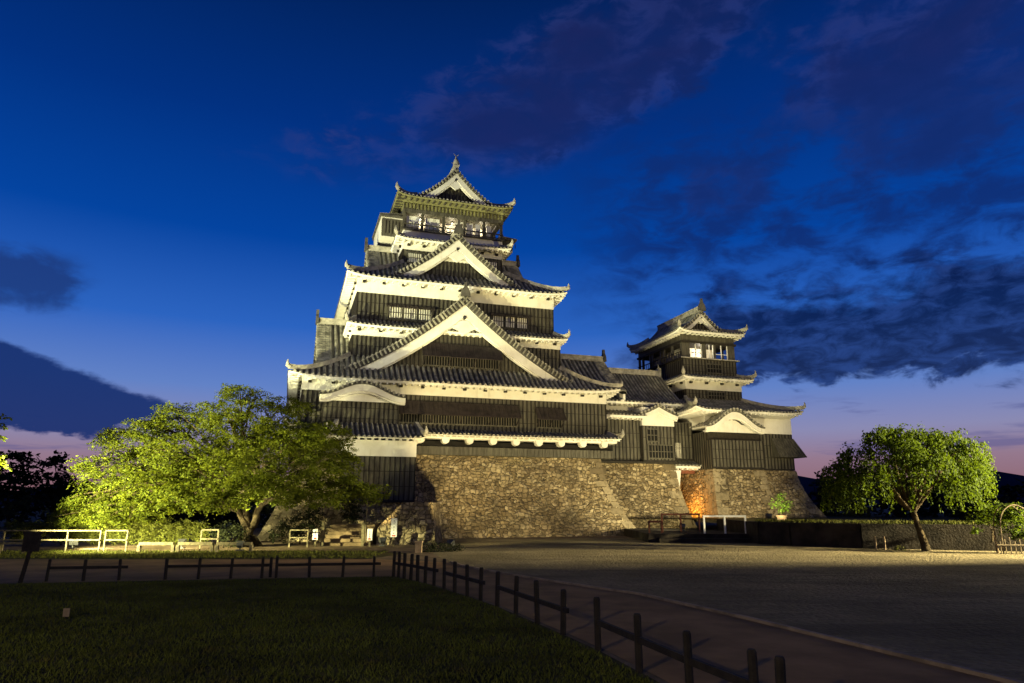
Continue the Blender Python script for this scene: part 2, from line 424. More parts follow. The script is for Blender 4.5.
def fx(y):
    P = FENCE_LINE
    for a, b in zip(P[:-1], P[1:]):
        if b[1] <= y <= a[1]: return a[0] + (b[0] - a[0]) * (a[1] - y) / (a[1] - b[1])
    return 4.0


grass('grass', 110000, lambda x, y: x < fx(y) - 0.1 and y < 24.5 + (x + 4.7) * 0.19 - 0.1 and abs(x) < y * 0.8 + 1 and rng.uniform() < min(1.0, 14.0 / (y + 2)), -20, 3.0, 6.5, 24.6, 0.025, 0.075, 'short dark grass of the fenced lawn in front')
grass('grass', 9000, lambda x, y: y > 32.7, -27, -6.5, 32.8, 38.0, 0.05, 0.14, 'lit grass verge behind the path below the pale rails')

# distant hills and raised terrace
mb = MB(); hp = []
for i in range(61):
    a = R(-62 + i * 2.05)
    h = 95 + 55 * math.sin(i * 0.31 + 0.6) * math.exp(-((i - 44) / 14) ** 2) + 26 * math.sin(i * 0.83) + 12 * math.sin(i * 1.9)
    hp.append((math.sin(a) * 3800, math.cos(a) * 3800, max(40, h)))
for a, b in zip(hp[:-1], hp[1:]):
    mb.quad((a[0] * 0.8, a[1] * 0.8, 0), (b[0] * 0.8, b[1] * 0.8, 0), b, a)
    mb.quad(a, b, (b[0] * 1.2, b[1] * 1.2, 0), (a[0] * 1.2, a[1] * 1.2, 0))
tag(mb.build('hills', 'hill', smooth=True), kind='structure')

TER = [(15.9, 45.0), (17.0, 43.0), (20.0, 40.6), (26.2, 38.3), (40, 33.5)]
mb = MB(); top = TER + [(60, 40), (60, 90), (2, 90), (2, 64.5), (6.0, 63), (9.0, 58.5), (15.9, 54)]
mb.add([(x, y, 1.30) for x, y in top], [tuple(range(len(top)))])
tag(mb.build('terrain', 'turf'), kind='structure')
rw = MB()
for a, b in zip(TER[:-1], TER[1:]):
    rw.bar((a[0], a[1], 0.68), (b[0], b[1], 0.68), 0.5, 1.36)
rw.bar((15.9, 45.1, 0.675), (15.9, 54, 0.675), 0.5, 1.35)
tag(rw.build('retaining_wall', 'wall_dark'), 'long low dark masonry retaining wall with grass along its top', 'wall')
for (x0, x1, y0, y1, z, n, lab) in ((14.9, 27.5, 38.6, 46.5, 1.31, 5000, 'shaggy grass along the top of the retaining wall'),):
    grass('grass', n, lambda x, y: any(a[0] <= x <= b[0] and a[1] + (b[1] - a[1]) * (x - a[0]) / (b[0] - a[0]) - 0.15 < y < a[1] + (b[1] - a[1]) * (x - a[0]) / (b[0] - a[0]) + 2.2 for a, b in zip(TER[:-1], TER[1:])), x0, x1, y0, y1, 0.08, 0.24, lab, z=1.36)
mb = MB(); mb.box(9.0, 15.6, 46.8, 58.0, 0.0, 0.55); mb.box(9.6, 15.6, 46.2, 46.8, 0.0, 0.28)
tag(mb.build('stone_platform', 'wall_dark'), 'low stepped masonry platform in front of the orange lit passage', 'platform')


# ================================================================== castle builders
def stone_base(parent, x0, x1, y0, y1, zb, zt, fl, fr, ff, name='stone_base', step=0.24):
    """battered dry-stone base with a concave sweep; fl / fr / ff = how far the foot runs out left / right / front"""
    mb = MB(); nz = max(6, int((zt - zb) / step))

    def off(t): return (1 - t) ** 1.7
    def corner(ix, iy, t):
        return (x0 - fl * off(t) if ix == 0 else x1 + fr * off(t), y0 - ff * off(t) if iy == 0 else y1 + ff * off(t))
    for (ca, cb, nn) in (((0, 0), (1, 0), x1 - x0), ((1, 0), (1, 1), y1 - y0), ((1, 1), (0, 1), x1 - x0), ((0, 1), (0, 0), y1 - y0)):
        na = max(2, int(nn / step)); idx = []
        for j in range(nz + 1):
            t = j / nz; a = Vector(corner(*ca, t)); b = Vector(corner(*cb, t)); row = []
            nrm = Vector((b.y - a.y, a.x - b.x)).normalized()
            for i in range(na + 1):
                q = a.lerp(b, i / na); k = random.uniform(-0.085, 0.085) if 0 < i < na and j < nz else 0
                mb.v.append((q.x + nrm.x * k, q.y + nrm.y * k, zb + (zt - zb) * t)); row.append(len(mb.v) - 1)
            idx.append(row)
        for j in range(nz):
            for i in range(na):
                mb.f.append([idx[j][i], idx[j][i + 1], idx[j + 1][i + 1], idx[j + 1][i]]); mb.mi.append(0)
    mb.box(x0 + 0.05, x1 - 0.05, y0 + 0.05, y1 - 0.05, zt - 0.3, zt - 0.02)
    sb = mb.build(name, 'stone', parent)
    for (c, sx, far) in (((0, 0), 1, (1, 0)), ((1, 0), -1, (0, 0))):   # long-and-short work on the two front corners
        qb = MB(); n = max(6, int((zt - zb) / 0.55)); prev = 0.0; k = 0; t = 0.0
        while t < 0.995:
            t2 = min(1.0, t + (0.48 + 0.2 * random.random()) / (zt - zb)); ln = (1.1 if k % 2 else 0.55) * random.uniform(0.75, 1.25); ls = (0.6 if k % 2 else 1.1)
            g = 0.03
            (xa, ya), (xb, yb) = corner(*c, t + g / (zt - zb)), corner(*c, t2 - g / (zt - zb)); o = 0.03 + 0.04 * random.random()
            za, zb2 = zb + (zt - zb) * t + g, zb + (zt - zb) * t2 - g
            P8 = [(xa - sx * o, ya - o, za), (xa + sx * ln, ya - o, za), (xa + sx * ln, ya + 0.3, za), (xa - sx * o, ya + ls, za), (xa + sx * 0.3, ya + ls, za),
                  (xb - sx * o, yb - o, zb2), (xb + sx * ln, yb - o, zb2), (xb + sx * ln, yb + 0.3, zb2), (xb - sx * o, yb + ls, zb2), (xb + sx * 0.3, yb + ls, zb2)]
            qb.add(P8, [(0, 1, 6, 5), (1, 2, 7, 6), (0, 3, 8, 5), (3, 4, 9, 8), (0, 1, 2, 4, 3), (5, 6, 7, 9, 8)])
            t = t2; k += 1
        qb.build('corner_masonry', 'quoin', sb)
    return sb


def board_wall(parent, x0, x1, y0, y1, z0, z1, sides='flr', sp=0.36, name='board_wall', rail=True, m='board'):
    mb = MB(); mb.box(x0, x1, y0, y1, z0, z1); w = 0.04; d = 0.06
    if 'f' in sides:
        n = max(2, round((x1 - x0) / sp))
        for i in range(n + 1):
            x = x0 + (x1 - x0) * i / n; mb.box(x - w, x + w, y0 - d, y0 - 0.001, z0 + 0.02, z1 - 0.02, 1)
        if rail:
            mb.box(x0 - 0.03, x1 + 0.03, y0 - d - 0.03, y0 - 0.002, z0, z0 + 0.14, 1)
    if 'f' in sides and z1 - z0 > 1.0:
        for zz_ in (z0 + (z1 - z0) * 0.34, z0 + (z1 - z0) * 0.67): mb.box(x0, x1, y0 - 0.03, y0 - 0.001, zz_ - 0.02, zz_ + 0.02, 1)
    for c, xs in (('l', x0), ('r', x1)):
        if c in sides:
            n = max(2, round((y1 - y0) / sp)); sg = -1 if c == 'l' else 1
            for i in range(n + 1):
                y = y0 + (y1 - y0) * i / n
                mb.box(min(xs + sg * 0.001, xs + sg * d), max(xs + sg * 0.001, xs + sg * d), y - w, y + w, z0 + 0.02, z1 - 0.02, 1)
    return mb.build(name, [m, 'batten'], parent)


def plaster_wall(parent, x0, x1, y0, y1, z0, z1, studs=1.75, name='plaster_wall', sz=0.0):
    mb = MB(); p = 0.07; mb.box(x0 - p, x1 + p, y0 - p, y1 + p, z0, z1)
    w = mb.build(name, 'plaster', parent)
    if studs:
        def stud(*a):
            ms = MB(); ms.box(*a); ms.build('bracket', 'dark', w)
        n = max(2, round((x1 - x0) / studs))
        for i in range(n + 1):
            x = x0 + 0.5 + (x1 - x0 - 1.0) * i / n
            stud(x - 0.13, x + 0.13, y0 - p - 0.22, y0 - p + 0.01, z1 - 0.50 - sz, z1 - 0.32 - sz)
        n = max(2, round((y1 - y0) / studs))
        for i in range(n + 1):
            y = y0 + 0.5 + (y1 - y0 - 1.0) * i / n
            stud(x0 - p - 0.2, x0 - p + 0.01, y - 0.13, y + 0.13, z1 - 0.50 - sz, z1 - 0.32 - sz)
    return w


def half_tile(mb, path, side, r, mi=2):
    """a row of round cover tiles laid along a path; side = unit vector across"""
    up = Vector((0, 0, 1)); ring = [(-1.0, -0.1), (-0.75, 0.72), (0.0, 1.05), (0.75, 0.72), (1.0, -0.1)]
    o = len(mb.v); k = len(ring)
    for p in path:
        for a, b in ring: mb.v.append(tuple(p + side * (a * r) + up * (b * r)))
    for i in range(len(path) - 1):
        for j in range(k - 1):
            mb.f.append([o + i * k + j, o + i * k + j + 1, o + (i + 1) * k + j + 1, o + (i + 1) * k + j]); mb.mi.append(mi)
    mb.f.append([o + (len(path) - 1) * k + j for j in range(k)]); mb.mi.append(1)


def skirt_roof(parent, inn, zi, out, zo, up=0.45, sp=0.36, rr=0.10, sag=1.35, fascia=0.2, name='roof', sides='flrb', wall=None, ridges=True, wallz=None, em='plaster'):
    """hipped roof belt: inn = (x0,x1,y0,y1) against the wall above, out = eave rectangle"""
    mb = MB(); so = MB(); rg = MB(); NT_ = 7; NS = 24
    ix0, ix1, iy0, iy1 = inn; ox0, ox1, oy0, oy1 = out
    if wall is None: wall = inn
    S = {'f': ((ix0, ix1, iy0), (ox0, ox1, oy0), lambda a, b: (a, b)), 'b': ((ix0, ix1, iy1), (ox0, ox1, oy1), lambda a, b: (a, b)),
         'l': ((iy0, iy1, ix0), (oy0, oy1, ox0), lambda a, b: (b, a)), 'r': ((iy0, iy1, ix1), (oy0, oy1, ox1), lambda a, b: (b, a))}
    W = {'f': (wall[0], wall[1], wall[2]), 'b': (wall[0], wall[1], wall[3]), 'l': (wall[2], wall[3], wall[0]), 'r': (wall[2], wall[3], wall[1])}

    def zz(s, t):
        g = 1 - max(0.0, 1 - t) ** sag
        return zi + (zo - zi) * g + up * abs(2 * s - 1) ** 9 * t * t
    for c in sides:
        (a0, a1, bi), (b0, b1, bo), mp = S[c]
        idx = []
        for j in range(NT_ + 1):
            t = j / NT_; lo = a0 + (b0 - a0) * t; hi = a1 + (b1 - a1) * t; b = bi + (bo - bi) * t; row = []
            for i in range(NS + 1):
                s = i / NS; x, y = mp(lo + (hi - lo) * s, b); mb.v.append((x, y, zz(s, t))); row.append(len(mb.v) - 1)
            idx.append(row)
        for j in range(NT_):
            for i in range(NS): mb.f.append([idx[j][i], idx[j][i + 1], idx[j + 1][i + 1], idx[j + 1][i]]); mb.mi.append(0)
        n = max(2, int((b1 - b0) / sp)); sx, sy = mp(1, 0); side = Vector((sx, sy, 0))
        for k in range(n + 1):
            a = b0 + (b1 - b0) * (k + 0.0) / n
            t0 = 0.0
            if a < a0: t0 = (a0 - a) / (a0 - b0)
            if a > a1: t0 = (a - a1) / (b1 - a1)
            if t0 > 0.97: continue
            path = []
            for j in range(6):
                t = t0 + (1 - t0) * j / 5; lo = a0 + (b0 - a0) * t; hi = a1 + (b1 - a1) * t
                s = min(1, max(0, (a - lo) / max(1e-6, hi - lo))); x, y = mp(a, bi + (bo - bi) * t)
                path.append(Vector((x, y, zz(s, t) + 0.02)))
            path.append(path[-1] + (path[-1] - path[-2]).normalized() * 0.06)
            half_tile(mb, path, side, rr)
        # eave: fascia and plastered soffit back to the wall below, with rafter ends
        w0, w1, wb = W[c]
        for i in range(NS):
            q = []
            for s in (i / NS, (i + 1) / NS):
                x, y = mp(b0 + (b1 - b0) * s, bo); xi, yi = mp(b0 + 0.08 + (b1 - b0 - 0.16) * s, bo - (bo - bi) / abs(bo - bi) * 0.08)
                xw, yw = mp(w0 + (w1 - w0) * s, wb); z = zz(s, 1.0)
                q.append(((x, y, z - 0.03), (xi, yi, z - fascia), (xw, yw, (wallz if wallz is not None else zo + 0.05))))
            so.quad(q[0][0], q[1][0], q[1][1], q[0][1]); so.quad(q[0][1], q[1][1], q[1][2], q[0][2])
        n2 = max(2, int((b1 - b0) / 0.5))
        for k in range(n2):
            s = (k + 0.5) / n2; a = b0 + (b1 - b0) * s; sg = (bo - bi) / abs(bo - bi); z = zz(s, 1.0) - fascia
            x0_, y0_ = mp(a, bo - sg * 0.10); x1_, y1_ = mp(a, bo - sg * 0.75)
            so.bar((x0_, y0_, z - 0.06), (x1_, y1_, z + 0.0), 0.13, 0.12, 1)
    ro = mb.build(name, ['tile', 'tile_end', 'tile_rib'], parent)
    so.build('eave', [em, em if em == 'plaster' else 'board'], ro)
    if ridges:
        for (cx, cy, ex, ey) in ((ix0, iy0, ox0, oy0), (ix1, iy0, ox1, oy0), (ix0, iy1, ox0, oy1), (ix1, iy1, ox1, oy1)):
            pts = []; rg = MB()
            for j in range(9):
                t = j / 8; pts.append(Vector((cx + (ex - cx) * t, cy + (ey - cy) * t, zz(0, t) + 0.16 + (0.12 * t ** 4))))
            for a, b in zip(pts[:-1], pts[1:]): rg.bar(a, b, 0.26, 0.34)
            e = pts[-1]; d = (pts[-1] - pts[-2]).normalized()
            rg.tube([e - d * 0.1, e + d * 0.1 + Vector((0, 0, 0.08)), e + d * 0.13 + Vector((0, 0, 0.3)), e + d * 0.1 + Vector((0, 0, 0.5))], [0.2, 0.18, 0.09, 0.03], 6)
            rg.build('hip_ridge', 'ridge', ro)
    return ro


def T_front(cx, yf): return lambda a, d, z: (cx + a, yf + d, z)
def T_left(xf, cy): return lambda a, d, z: (xf + d, cy - a, z)
def T_right(xf, cy): return lambda a, d, z: (xf - d, cy + a, z)


def chid(k): return lambda s: (1 - s) * (1 - k * s)
def kara(s): return 0.5 * (1 + math.cos(math.pi * min(1, s))) if s < 1 else 0.0


def gable(parent, T, hw, z0, zap, d0, d1, prof, drop=0.75, verge=0.42, split=None, ridge=True, finial='tile', name='gable', zfoot=None,
          pend=True, boards=True, recess=0.55, ribs=True, slopes=True, board_w=0.24, white_all=False, thick=0.22, zclip=-99.0):
    H = zap - z0; N = 22; zfoot = z0 if zfoot is None else zfoot
    P = lambda s: z0 + H * prof(s)
    V = lambda s: verge * (1 - 0.45 * s)
    DR = lambda s: drop * (1 - 0.35 * s)
    mb = MB()
    for sg in (-1, 1):
        for i in range(N):
            s0, s1 = i / N, (i + 1) / N
            a, b, c, d = T(sg * hw * s0, d0, P(s0)), T(sg * hw * s1, d0, P(s1)), T(sg * hw * s1, d1, P(s1)), T(sg * hw * s0, d1, P(s0))
            mb.quad(a, b, c, d)
            if thick:
                lo = lambda s: P(s) - thick
                mb.quad(T(sg * hw * s0, d0, P(s0)), T(sg * hw * s1, d0, P(s1)), T(sg * hw * s1, d0, lo(s1)), T(sg * hw * s0, d0, lo(s0)), 0)
        if ribs:
            n = max(1, int((d1 - d0) / 0.47)); sv = Vector(T(0, 1, 0)) - Vector(T(0, 0, 0))
            for k in range(n + 1):
                d = d0 + 0.5 + (d1 - d0 - 0.5) * k / n
                half_tile(mb, [Vector(T(sg * hw * s, d, P(s) + 0.02)) for s in [i / 8 for i in range(9)]], sv, 0.135)
        # verge: short rows of tiles across the edge
        L = 0; prev = None; pts = []
        for i in range(N * 6 + 1):
            s = i / (N * 6); q = (sg * hw * s, P(s))
            if prev: L += math.hypot(q[0] - prev[0], q[1] - prev[1])
            pts.append((L, s)); prev = q
        k = 0; nx = 0.18
        for (l, s) in pts:
            if l >= nx:
                nx += 0.37; s2 = min(1, s + 0.004); tg = Vector(T(sg * hw * s2, d0, P(s2))) - Vector(T(sg * hw * s, d0, P(s)))
                if tg.length < 1e-6: continue
                tg.normalize()
                half_tile(mb, [Vector(T(sg * hw * s, d0 + 0.85, P(s) + 0.05)), Vector(T(sg * hw * s, d0 - 0.17, P(s) + 0.05))], tg, 0.13)
                c0 = Vector(T(sg * hw * s, d0 - 0.12, P(s) + 0.04)); nv = tg.cross(Vector(T(0, 1, 0)) - Vector(T(0, 0, 0))); nv = nv if nv.z < 0 else -nv
                mb.bar(c0, c0 + nv.normalized() * V(s) * 0.86 / (1 + abs(tg.z) * 0.2), 0.17, 0.12, 2, up=tg)
        for i in range(N):   # verge course under the tile ends
            s0, s1 = i / N, (i + 1) / N
            mb.add([T(sg * hw * s0, d0 - 0.1, P(s0) + 0.02), T(sg * hw * s1, d0 - 0.1, P(s1) + 0.02), T(sg * hw * s1, d0 - 0.1, P(s1) - V(s1)), T(sg * hw * s0, d0 - 0.1, P(s0) - V(s0)),
                    T(sg * hw * s0, d0 + 0.4, P(s0) - V(s0)), T(sg * hw * s1, d0 + 0.4, P(s1) - V(s1)), T(sg * hw * s0, d0 + 0.4, P(s0) + 0.02), T(sg * hw * s1, d0 + 0.4, P(s1) + 0.02)],
                   [(0, 1, 2, 3), (3, 2, 5, 4), (0, 1, 7, 6)])
    g = mb.build(name, ['tile', 'tile_end', 'tile_rib'], parent)
    bb = MB()
    for sg in (-1, 1):
        for i in range(N):
            s0, s1 = i / N, (i + 1) / N
            for (ov, ov1, dr, dr1, da, db) in ((V(s0), V(s1), DR(s0), DR(s1), d0, d0 + board_w), (V(s0) + DR(s0) - 0.02, V(s1) + DR(s1) - 0.02, 0.16, 0.16, d0 + board_w * 0.5, d0 + board_w * 1.6)):
                u0, u1, l0, l1 = [max(zclip, q) for q in (P(s0) - ov, P(s1) - ov1, P(s0) - ov - dr, P(s1) - ov1 - dr1)]
                if max(u0, u1) - min(l0, l1) < 0.01: continue
                bb.add([T(sg * hw * s0, da, u0), T(sg * hw * s1, da, u1), T(sg * hw * s1, da, l1), T(sg * hw * s0, da, l0),
                        T(sg * hw * s0, db, u0), T(sg * hw * s1, db, u1), T(sg * hw * s1, db, l1), T(sg * hw * s0, db, l0)],
                       [(0, 1, 2, 3), (3, 2, 6, 7), (4, 5, 6, 7), (1, 5, 6, 2)])
    bb.build('bargeboard', 'plaster', g)
    pe = MB(); dr = d0 + recess
    cols = 40
    for i in range(cols):
        a0, a1 = -hw + 2 * hw * i / cols, -hw + 2 * hw * (i + 1) / cols
        t0, t1 = P(abs(a0) / hw) - verge - 0.2, P(abs(a1) / hw) - verge - 0.2
        if max(t0, t1) <= zfoot: continue
        t0, t1 = max(zfoot, t0), max(zfoot, t1)
        zs = None if split is None else split
        if zs is None or white_all:
            pe.quad(T(a0, dr, zfoot), T(a1, dr, zfoot), T(a1, dr, t1), T(a0, dr, t0), 1 if white_all else 0)
        else:
            pe.quad(T(a0, dr, zfoot), T(a1, dr, zfoot), T(a1, dr, min(t1, zs)), T(a0, dr, min(t0, zs)), 0)
            if max(t0, t1) > zs: pe.quad(T(a0, dr - 0.02, zs), T(a1, dr - 0.02, zs), T(a1, dr - 0.02, max(t1, zs)), T(a0, dr - 0.02, max(t0, zs)), 1)
    if boards:
        n = int(2 * hw / 0.33)
        for i in range(n):
            a = -hw + 2 * hw * (i + 0.5) / n; t = P(abs(a) / hw) - verge - 0.25
            t = min(t, split) if split else t
            if t > zfoot + 0.1: pe.box(a - 0.045, a + 0.045, dr - 0.08, dr - 0.001, zfoot, t, 2, T)
    pe.build('pediment', ['board', 'plaster', 'batten'], g)
    if pend:
        pn = MB(); zc = zap - verge - drop * 1.05; k = drop / 0.9
        n = 12; ring = [T(0.13 * k * math.cos(2 * math.pi * i / n), d0 - 0.05, zc + 0.13 * k * math.sin(2 * math.pi * i / n)) for i in range(n)]
        ring2 = [T(0.13 * k * math.cos(2 * math.pi * i / n), d0 + 0.1, zc + 0.13 * k * math.sin(2 * math.pi * i / n)) for i in range(n)]
        pn.add(ring + ring2, [tuple(range(n))] + [(i, (i + 1) % n, n + (i + 1) % n, n + i) for i in range(n)], 1)
        # carved drop with two side scrolls
        out = [(0, -0.2), (0.34, -0.28), (0.55, -0.55), (0.85, -0.62), (1.15, -0.85), (0.8, -0.84), (0.5, -0.95), (0.3, -1.12), (0, -1.28)]
        out = out + [(-x, z) for x, z in out[-2:0:-1]]
        fr = [T(x * k, d0 + 0.06, zc + z * k) for x, z in out]; bk = [T(x * k, d0 + 0.22, zc + z * k) for x, z in out]
        m_ = len(out); pn.add(fr + bk, [tuple(range(m_))] + [(i, (i + 1) % m_, m_ + (i + 1) % m_, m_ + i) for i in range(m_)], 0)
        pn.build('pendant', ['plaster', 'ink'], g)
    if ridge:
        rb = MB(); rb.box(-0.2, 0.2, d0 - 0.05, d1, zap - 0.05, zap + 0.34, 0, T); rb.box(-0.27, 0.27, d0 - 0.12, d1, zap + 0.34, zap + 0.46, 0, T)
        rb.build('ridge', 'ridge', g)
        if finial:
            fi = MB(); o = [(-0.42, -0.25), (0.42, -0.25), (0.36, 0.2), (0.26, 0.42), (0.14, 0.56), (0.07, 1.0), (-0.07, 1.0), (-0.14, 0.56), (-0.26, 0.42), (-0.36, 0.2)]
            n = len(o); zb = zap + 0.2
            fi.add([T(x, d0 - 0.3, zb + z) for x, z in o] + [T(x, d0 - 0.06, zb + z) for x, z in o], [tuple(range(n)), tuple(range(2 * n - 1, n - 1, -1))] + [(i, (i + 1) % n, n + (i + 1) % n, n + i) for i in range(n)])
            fi.build('finial', 'tile' if finial == 'tile' else 'ridge', g)
    return g


def fish_finial(parent, T, z, h, d):
    """roof fish: head down on the ridge, tail up"""
    mb = MB()
    prof = [(0.10, 0.0, 0.20), (0.02, 0.16, 0.26), (-0.06, 0.34, 0.24), (-0.04, 0.52, 0.18), (0.03, 0.70, 0.12), (0.06, 0.84, 0.07), (0.02, 0.93, 0.05)]
    mb.tube([T(0, d + a * h, z + b * h) for a, b, r in prof], [r * h for a, b, r in prof], 8)
    for sg in (-1, 1):
        mb.add([T(0.02 * sg, d + 0.03 * h, z + 0.88 * h), T(0.22 * h * sg, d - 0.02 * h, z + 1.12 * h), T(0.06 * h * sg, d + 0.02 * h, z + 1.05 * h), T(0.02 * sg, d + 0.06 * h, z + 0.88 * h), T(0.22 * h * sg, d + 0.03 * h, z + 1.12 * h)], [(0, 1, 2), (3, 4, 2), (0, 1, 4, 3)])
        mb.add([T(0.2 * h * sg, d, z + 0.2 * h), T(0.40 * h * sg, d + 0.08 * h, z + 0.36 * h), T(0.2 * h * sg, d + 0.04 * h, z + 0.36 * h)], [(0, 1, 2)])
    return mb.build('roof_fish', 'ridge', parent, smooth=True)


def window(parent, T, a0, a1, z0, z1, d=0.0, awning=None, shoji=0.0, bars=0.17, name='window', awl=0.72):
    """barred opening in a wall face; awning = how far the propped shutter stands out; shoji = share of the opening backed by white paper screens"""
    fr = MB(); w = 0.09
    fr.box(a0 - w, a1 + w, d - 0.10, d - 0.052, z1, z1 + w, 0, T); fr.box(a0 - w, a1 + w, d - 0.12, d - 0.052, z0 - w, z0, 0, T)
    fr.box(a0 - w, a0, d - 0.10, d - 0.052, z0, z1, 0, T); fr.box(a1, a1 + w, d - 0.10, d - 0.052, z0, z1, 0, T)
    f = fr.build(name, 'board', parent)
    pn = MB(); pn.box(a0, a1, d - 0.066, d - 0.054, z0, z1, 0, T)
    if shoji:
        n = max(1, round((a1 - a0) / 1.1))
        for i in range(n):
            b0 = a0 + (a1 - a0) * (i + 0.08) / n; b1 = a0 + (a1 - a0) * (i + 0.92) / n
            pn.box(b0, b1, d - 0.072, d - 0.068, z0 + (z1 - z0) * 0.06, z0 + (z1 - z0) * shoji, 1, T)
    pn.build('pane', ['recess', 'plaster'], f)  # flat dark sheet painted as the opening's shade, plus any white screens
    lt = MB(); n = max(2, round((a1 - a0) / bars))
    for i in range(1, n):
        a = a0 + (a1 - a0) * i / n; lt.box(a - 0.032, a + 0.032, d - 0.11, d - 0.078, z0, z1, 0, T)
    lt.box(a0, a1, d - 0.105, d - 0.082, (z0 + z1) / 2 - 0.03, (z0 + z1) / 2 + 0.03, 0, T)
    lt.build('lattice', 'board', f)
    if awning:
        aw = MB(); L = (z1 - z0) * awl
        p = lambda a, k, th: T(a, d - 0.12 - awning * k - th * 0.5, z1 + 0.1 - L * k + th * 0.6)
        for th0, th1 in ((0.0, 0.07),):
            q = [p(a0 - 0.2, 0, th0), p(a1 + 0.2, 0, th0), p(a1 + 0.2, 1, th0), p(a0 - 0.2, 1, th0), p(a0 - 0.2, 0, th1), p(a1 + 0.2, 0, th1), p(a1 + 0.2, 1, th1), p(a0 - 0.2, 1, th1)]
            aw.add(q, [(0, 1, 2, 3), (4, 5, 6, 7), (0, 1, 5, 4), (1, 2, 6, 5), (2, 3, 7, 6), (3, 0, 4, 7)])
        n = max(2, round((a1 - a0) / 0.33))
        for i in range(n + 1):
            a = a0 - 0.15 + (a1 - a0 + 0.3) * i / n
            aw.bar(p(a, 0.0, 0.09), p(a, 1.0, 0.09), 0.05, 0.03, 0)
        n = max(2, round((a1 - a0) / 2.2))
        for i in range(n + 1):
            a = a0 + (a1 - a0) * i / n; aw.bar(T(a, d - 0.1, z0 + 0.05), p(a, 0.95, 0), 0.05, 0.05)
        aw.box(a0 - 0.2, a1 + 0.2, d - 0.16, d - 0.10, z1 + 0.1, z1 + 0.2, 1, T)
        aw.build('shutter', ['shutter', 'batten'], f)
    return f


TH = R(18)
EU = Vector((math.cos(TH), math.sin(TH), 0)); EV = Vector((-math.sin(TH), math.cos(TH), 0))
P0 = Vector((6.3256, 58.5744, 0))
def W(u, v, z=0.0): return P0 + EU * u + EV * v + Vector((0, 0, z))


# ================================================================== main keep (local x = u + 11, y = v)
K = empty('castle_keep', W(-11, 0), TH)
tag(K, 'tall black and white tiered castle keep with stacked gables on a stone base', 'castle')
D1 = 22.0
stone_base(K, -12.6, 12.1, -0.35, D1, 0.0, 6.2, 2.2, 2.4, 2.2)
# overhanging skirt with white beam ends
ov = MB(); ov.box(-12.9, 13.1, -0.75, D1, 6.22, 6.86)
for i in range(80): ov.box(-12.9 + i * 0.327, -12.83 + i * 0.327, -0.80, -0.751, 6.24, 6.84)
ov.build('overhang_boards', 'board', K)
be = MB(); be.box(-4.0, 13.35, -1.05, 0, 7.45, 7.62)
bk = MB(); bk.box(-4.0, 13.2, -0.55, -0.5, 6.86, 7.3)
bk.build('beam_shade', 'recess', K)  # flat sheet, shade between the beam ends put into its colour
for i in range(9):
    x = -3.4 + i * 1.95
    n = 10; r = 0.29; zc = 7.34
    pf = [(x + r * math.cos(math.pi + math.pi * j / n), -1.10, zc + r * 0.95 * math.sin(math.pi + math.pi * j / n)) for j in range(n + 1)] + [(x + r, -1.10, 7.60), (x - r, -1.10, 7.60)]
    pb = [(p[0], -0.5, p[2]) for p in pf]; m_ = len(pf)
    be.add(pf + pb, [tuple(range(m_)), tuple(range(2 * m_ - 1, m_ - 1, -1))] + [(a, (a + 1) % m_, m_ + (a + 1) % m_, m_ + a) for a in range(m_)])
be.build('beam_ends', 'plaster', K)
skirt_roof(K, (-12.5, 13.0, -0.02, D1), 8.25, (-13.4, 13.6, -1.55, D1 + 1.2), 7.76, up=0.08, sp=0.34, rr=0.09, fascia=0.09, name='pent_roof', wall=(-12.5, 13.0, -1.0, D1), wallz=7.6)
# first storey
board_wall(K, -12.4, 12.9, 0.0, D1, 8.0, 10.95)
plaster_wall(K, -12.4, 12.9, 0.0, D1, 10.95, 12.25, sz=0.27)
w = window(K, T_front(0, 0), -4.9, 4.7, 8.75, 10.3, 0.0, awning=0.75, bars=0.22)
window(K, T_front(0, 0), 6.5, 8.7, 8.75, 10.2, 0.0, awning=0.75, bars=0.22)
skirt_roof(K, (-8.95, 9.1, 1.0, D1 - 1.5), 14.0, (-13.5, 13.75, -1.35, D1 + 1.2), 11.8, up=0.35, sp=0.43, rr=0.125, wall=(-12.4, 12.9, -0.06, D1), wallz=11.95)
# large front gable and the two side gables standing on the first roof
gable(K, T_front(0.15, -0.1), 10.2, 12.35, 19.5, 0.0, 6.0, chid(0.32), drop=1.05, verge=0.72, split=16.2, zfoot=12.7)
window(K, T_front(0.15, 0.45), -3.3, 3.1, 13.55, 15.2, -0.02, awning=0.7, bars=0.22)
gable(K, T_left(-11.35, 5.2), 5.2, 12.9, 17.55, 0.0, 5.0, chid(0.3), drop=0.85, split=15.6)
gable(K, T_right(15.6, 6.0), 4.6, 12.4, 16.1, 0.0, 9.0, chid(0.3), drop=0.8, split=14.6)
# second storey
board_wall(K, -8.85, 9.1, 1.0, D1 - 1.5, 13.2, 15.75)
plaster_wall(K, -8.85, 9.1, 1.0, D1 - 1.5, 15.75, 16.6)
skirt_roof(K, (-8.65, 8.75, 1.48, D1 - 2), 17.2, (-9.4, 9.55, 0.05, D1 - 0.6), 16.45, up=0.15, sp=0.34, rr=0.09, wall=(-8.85, 9.1, 0.94, D1 - 1.5), wallz=16.55)
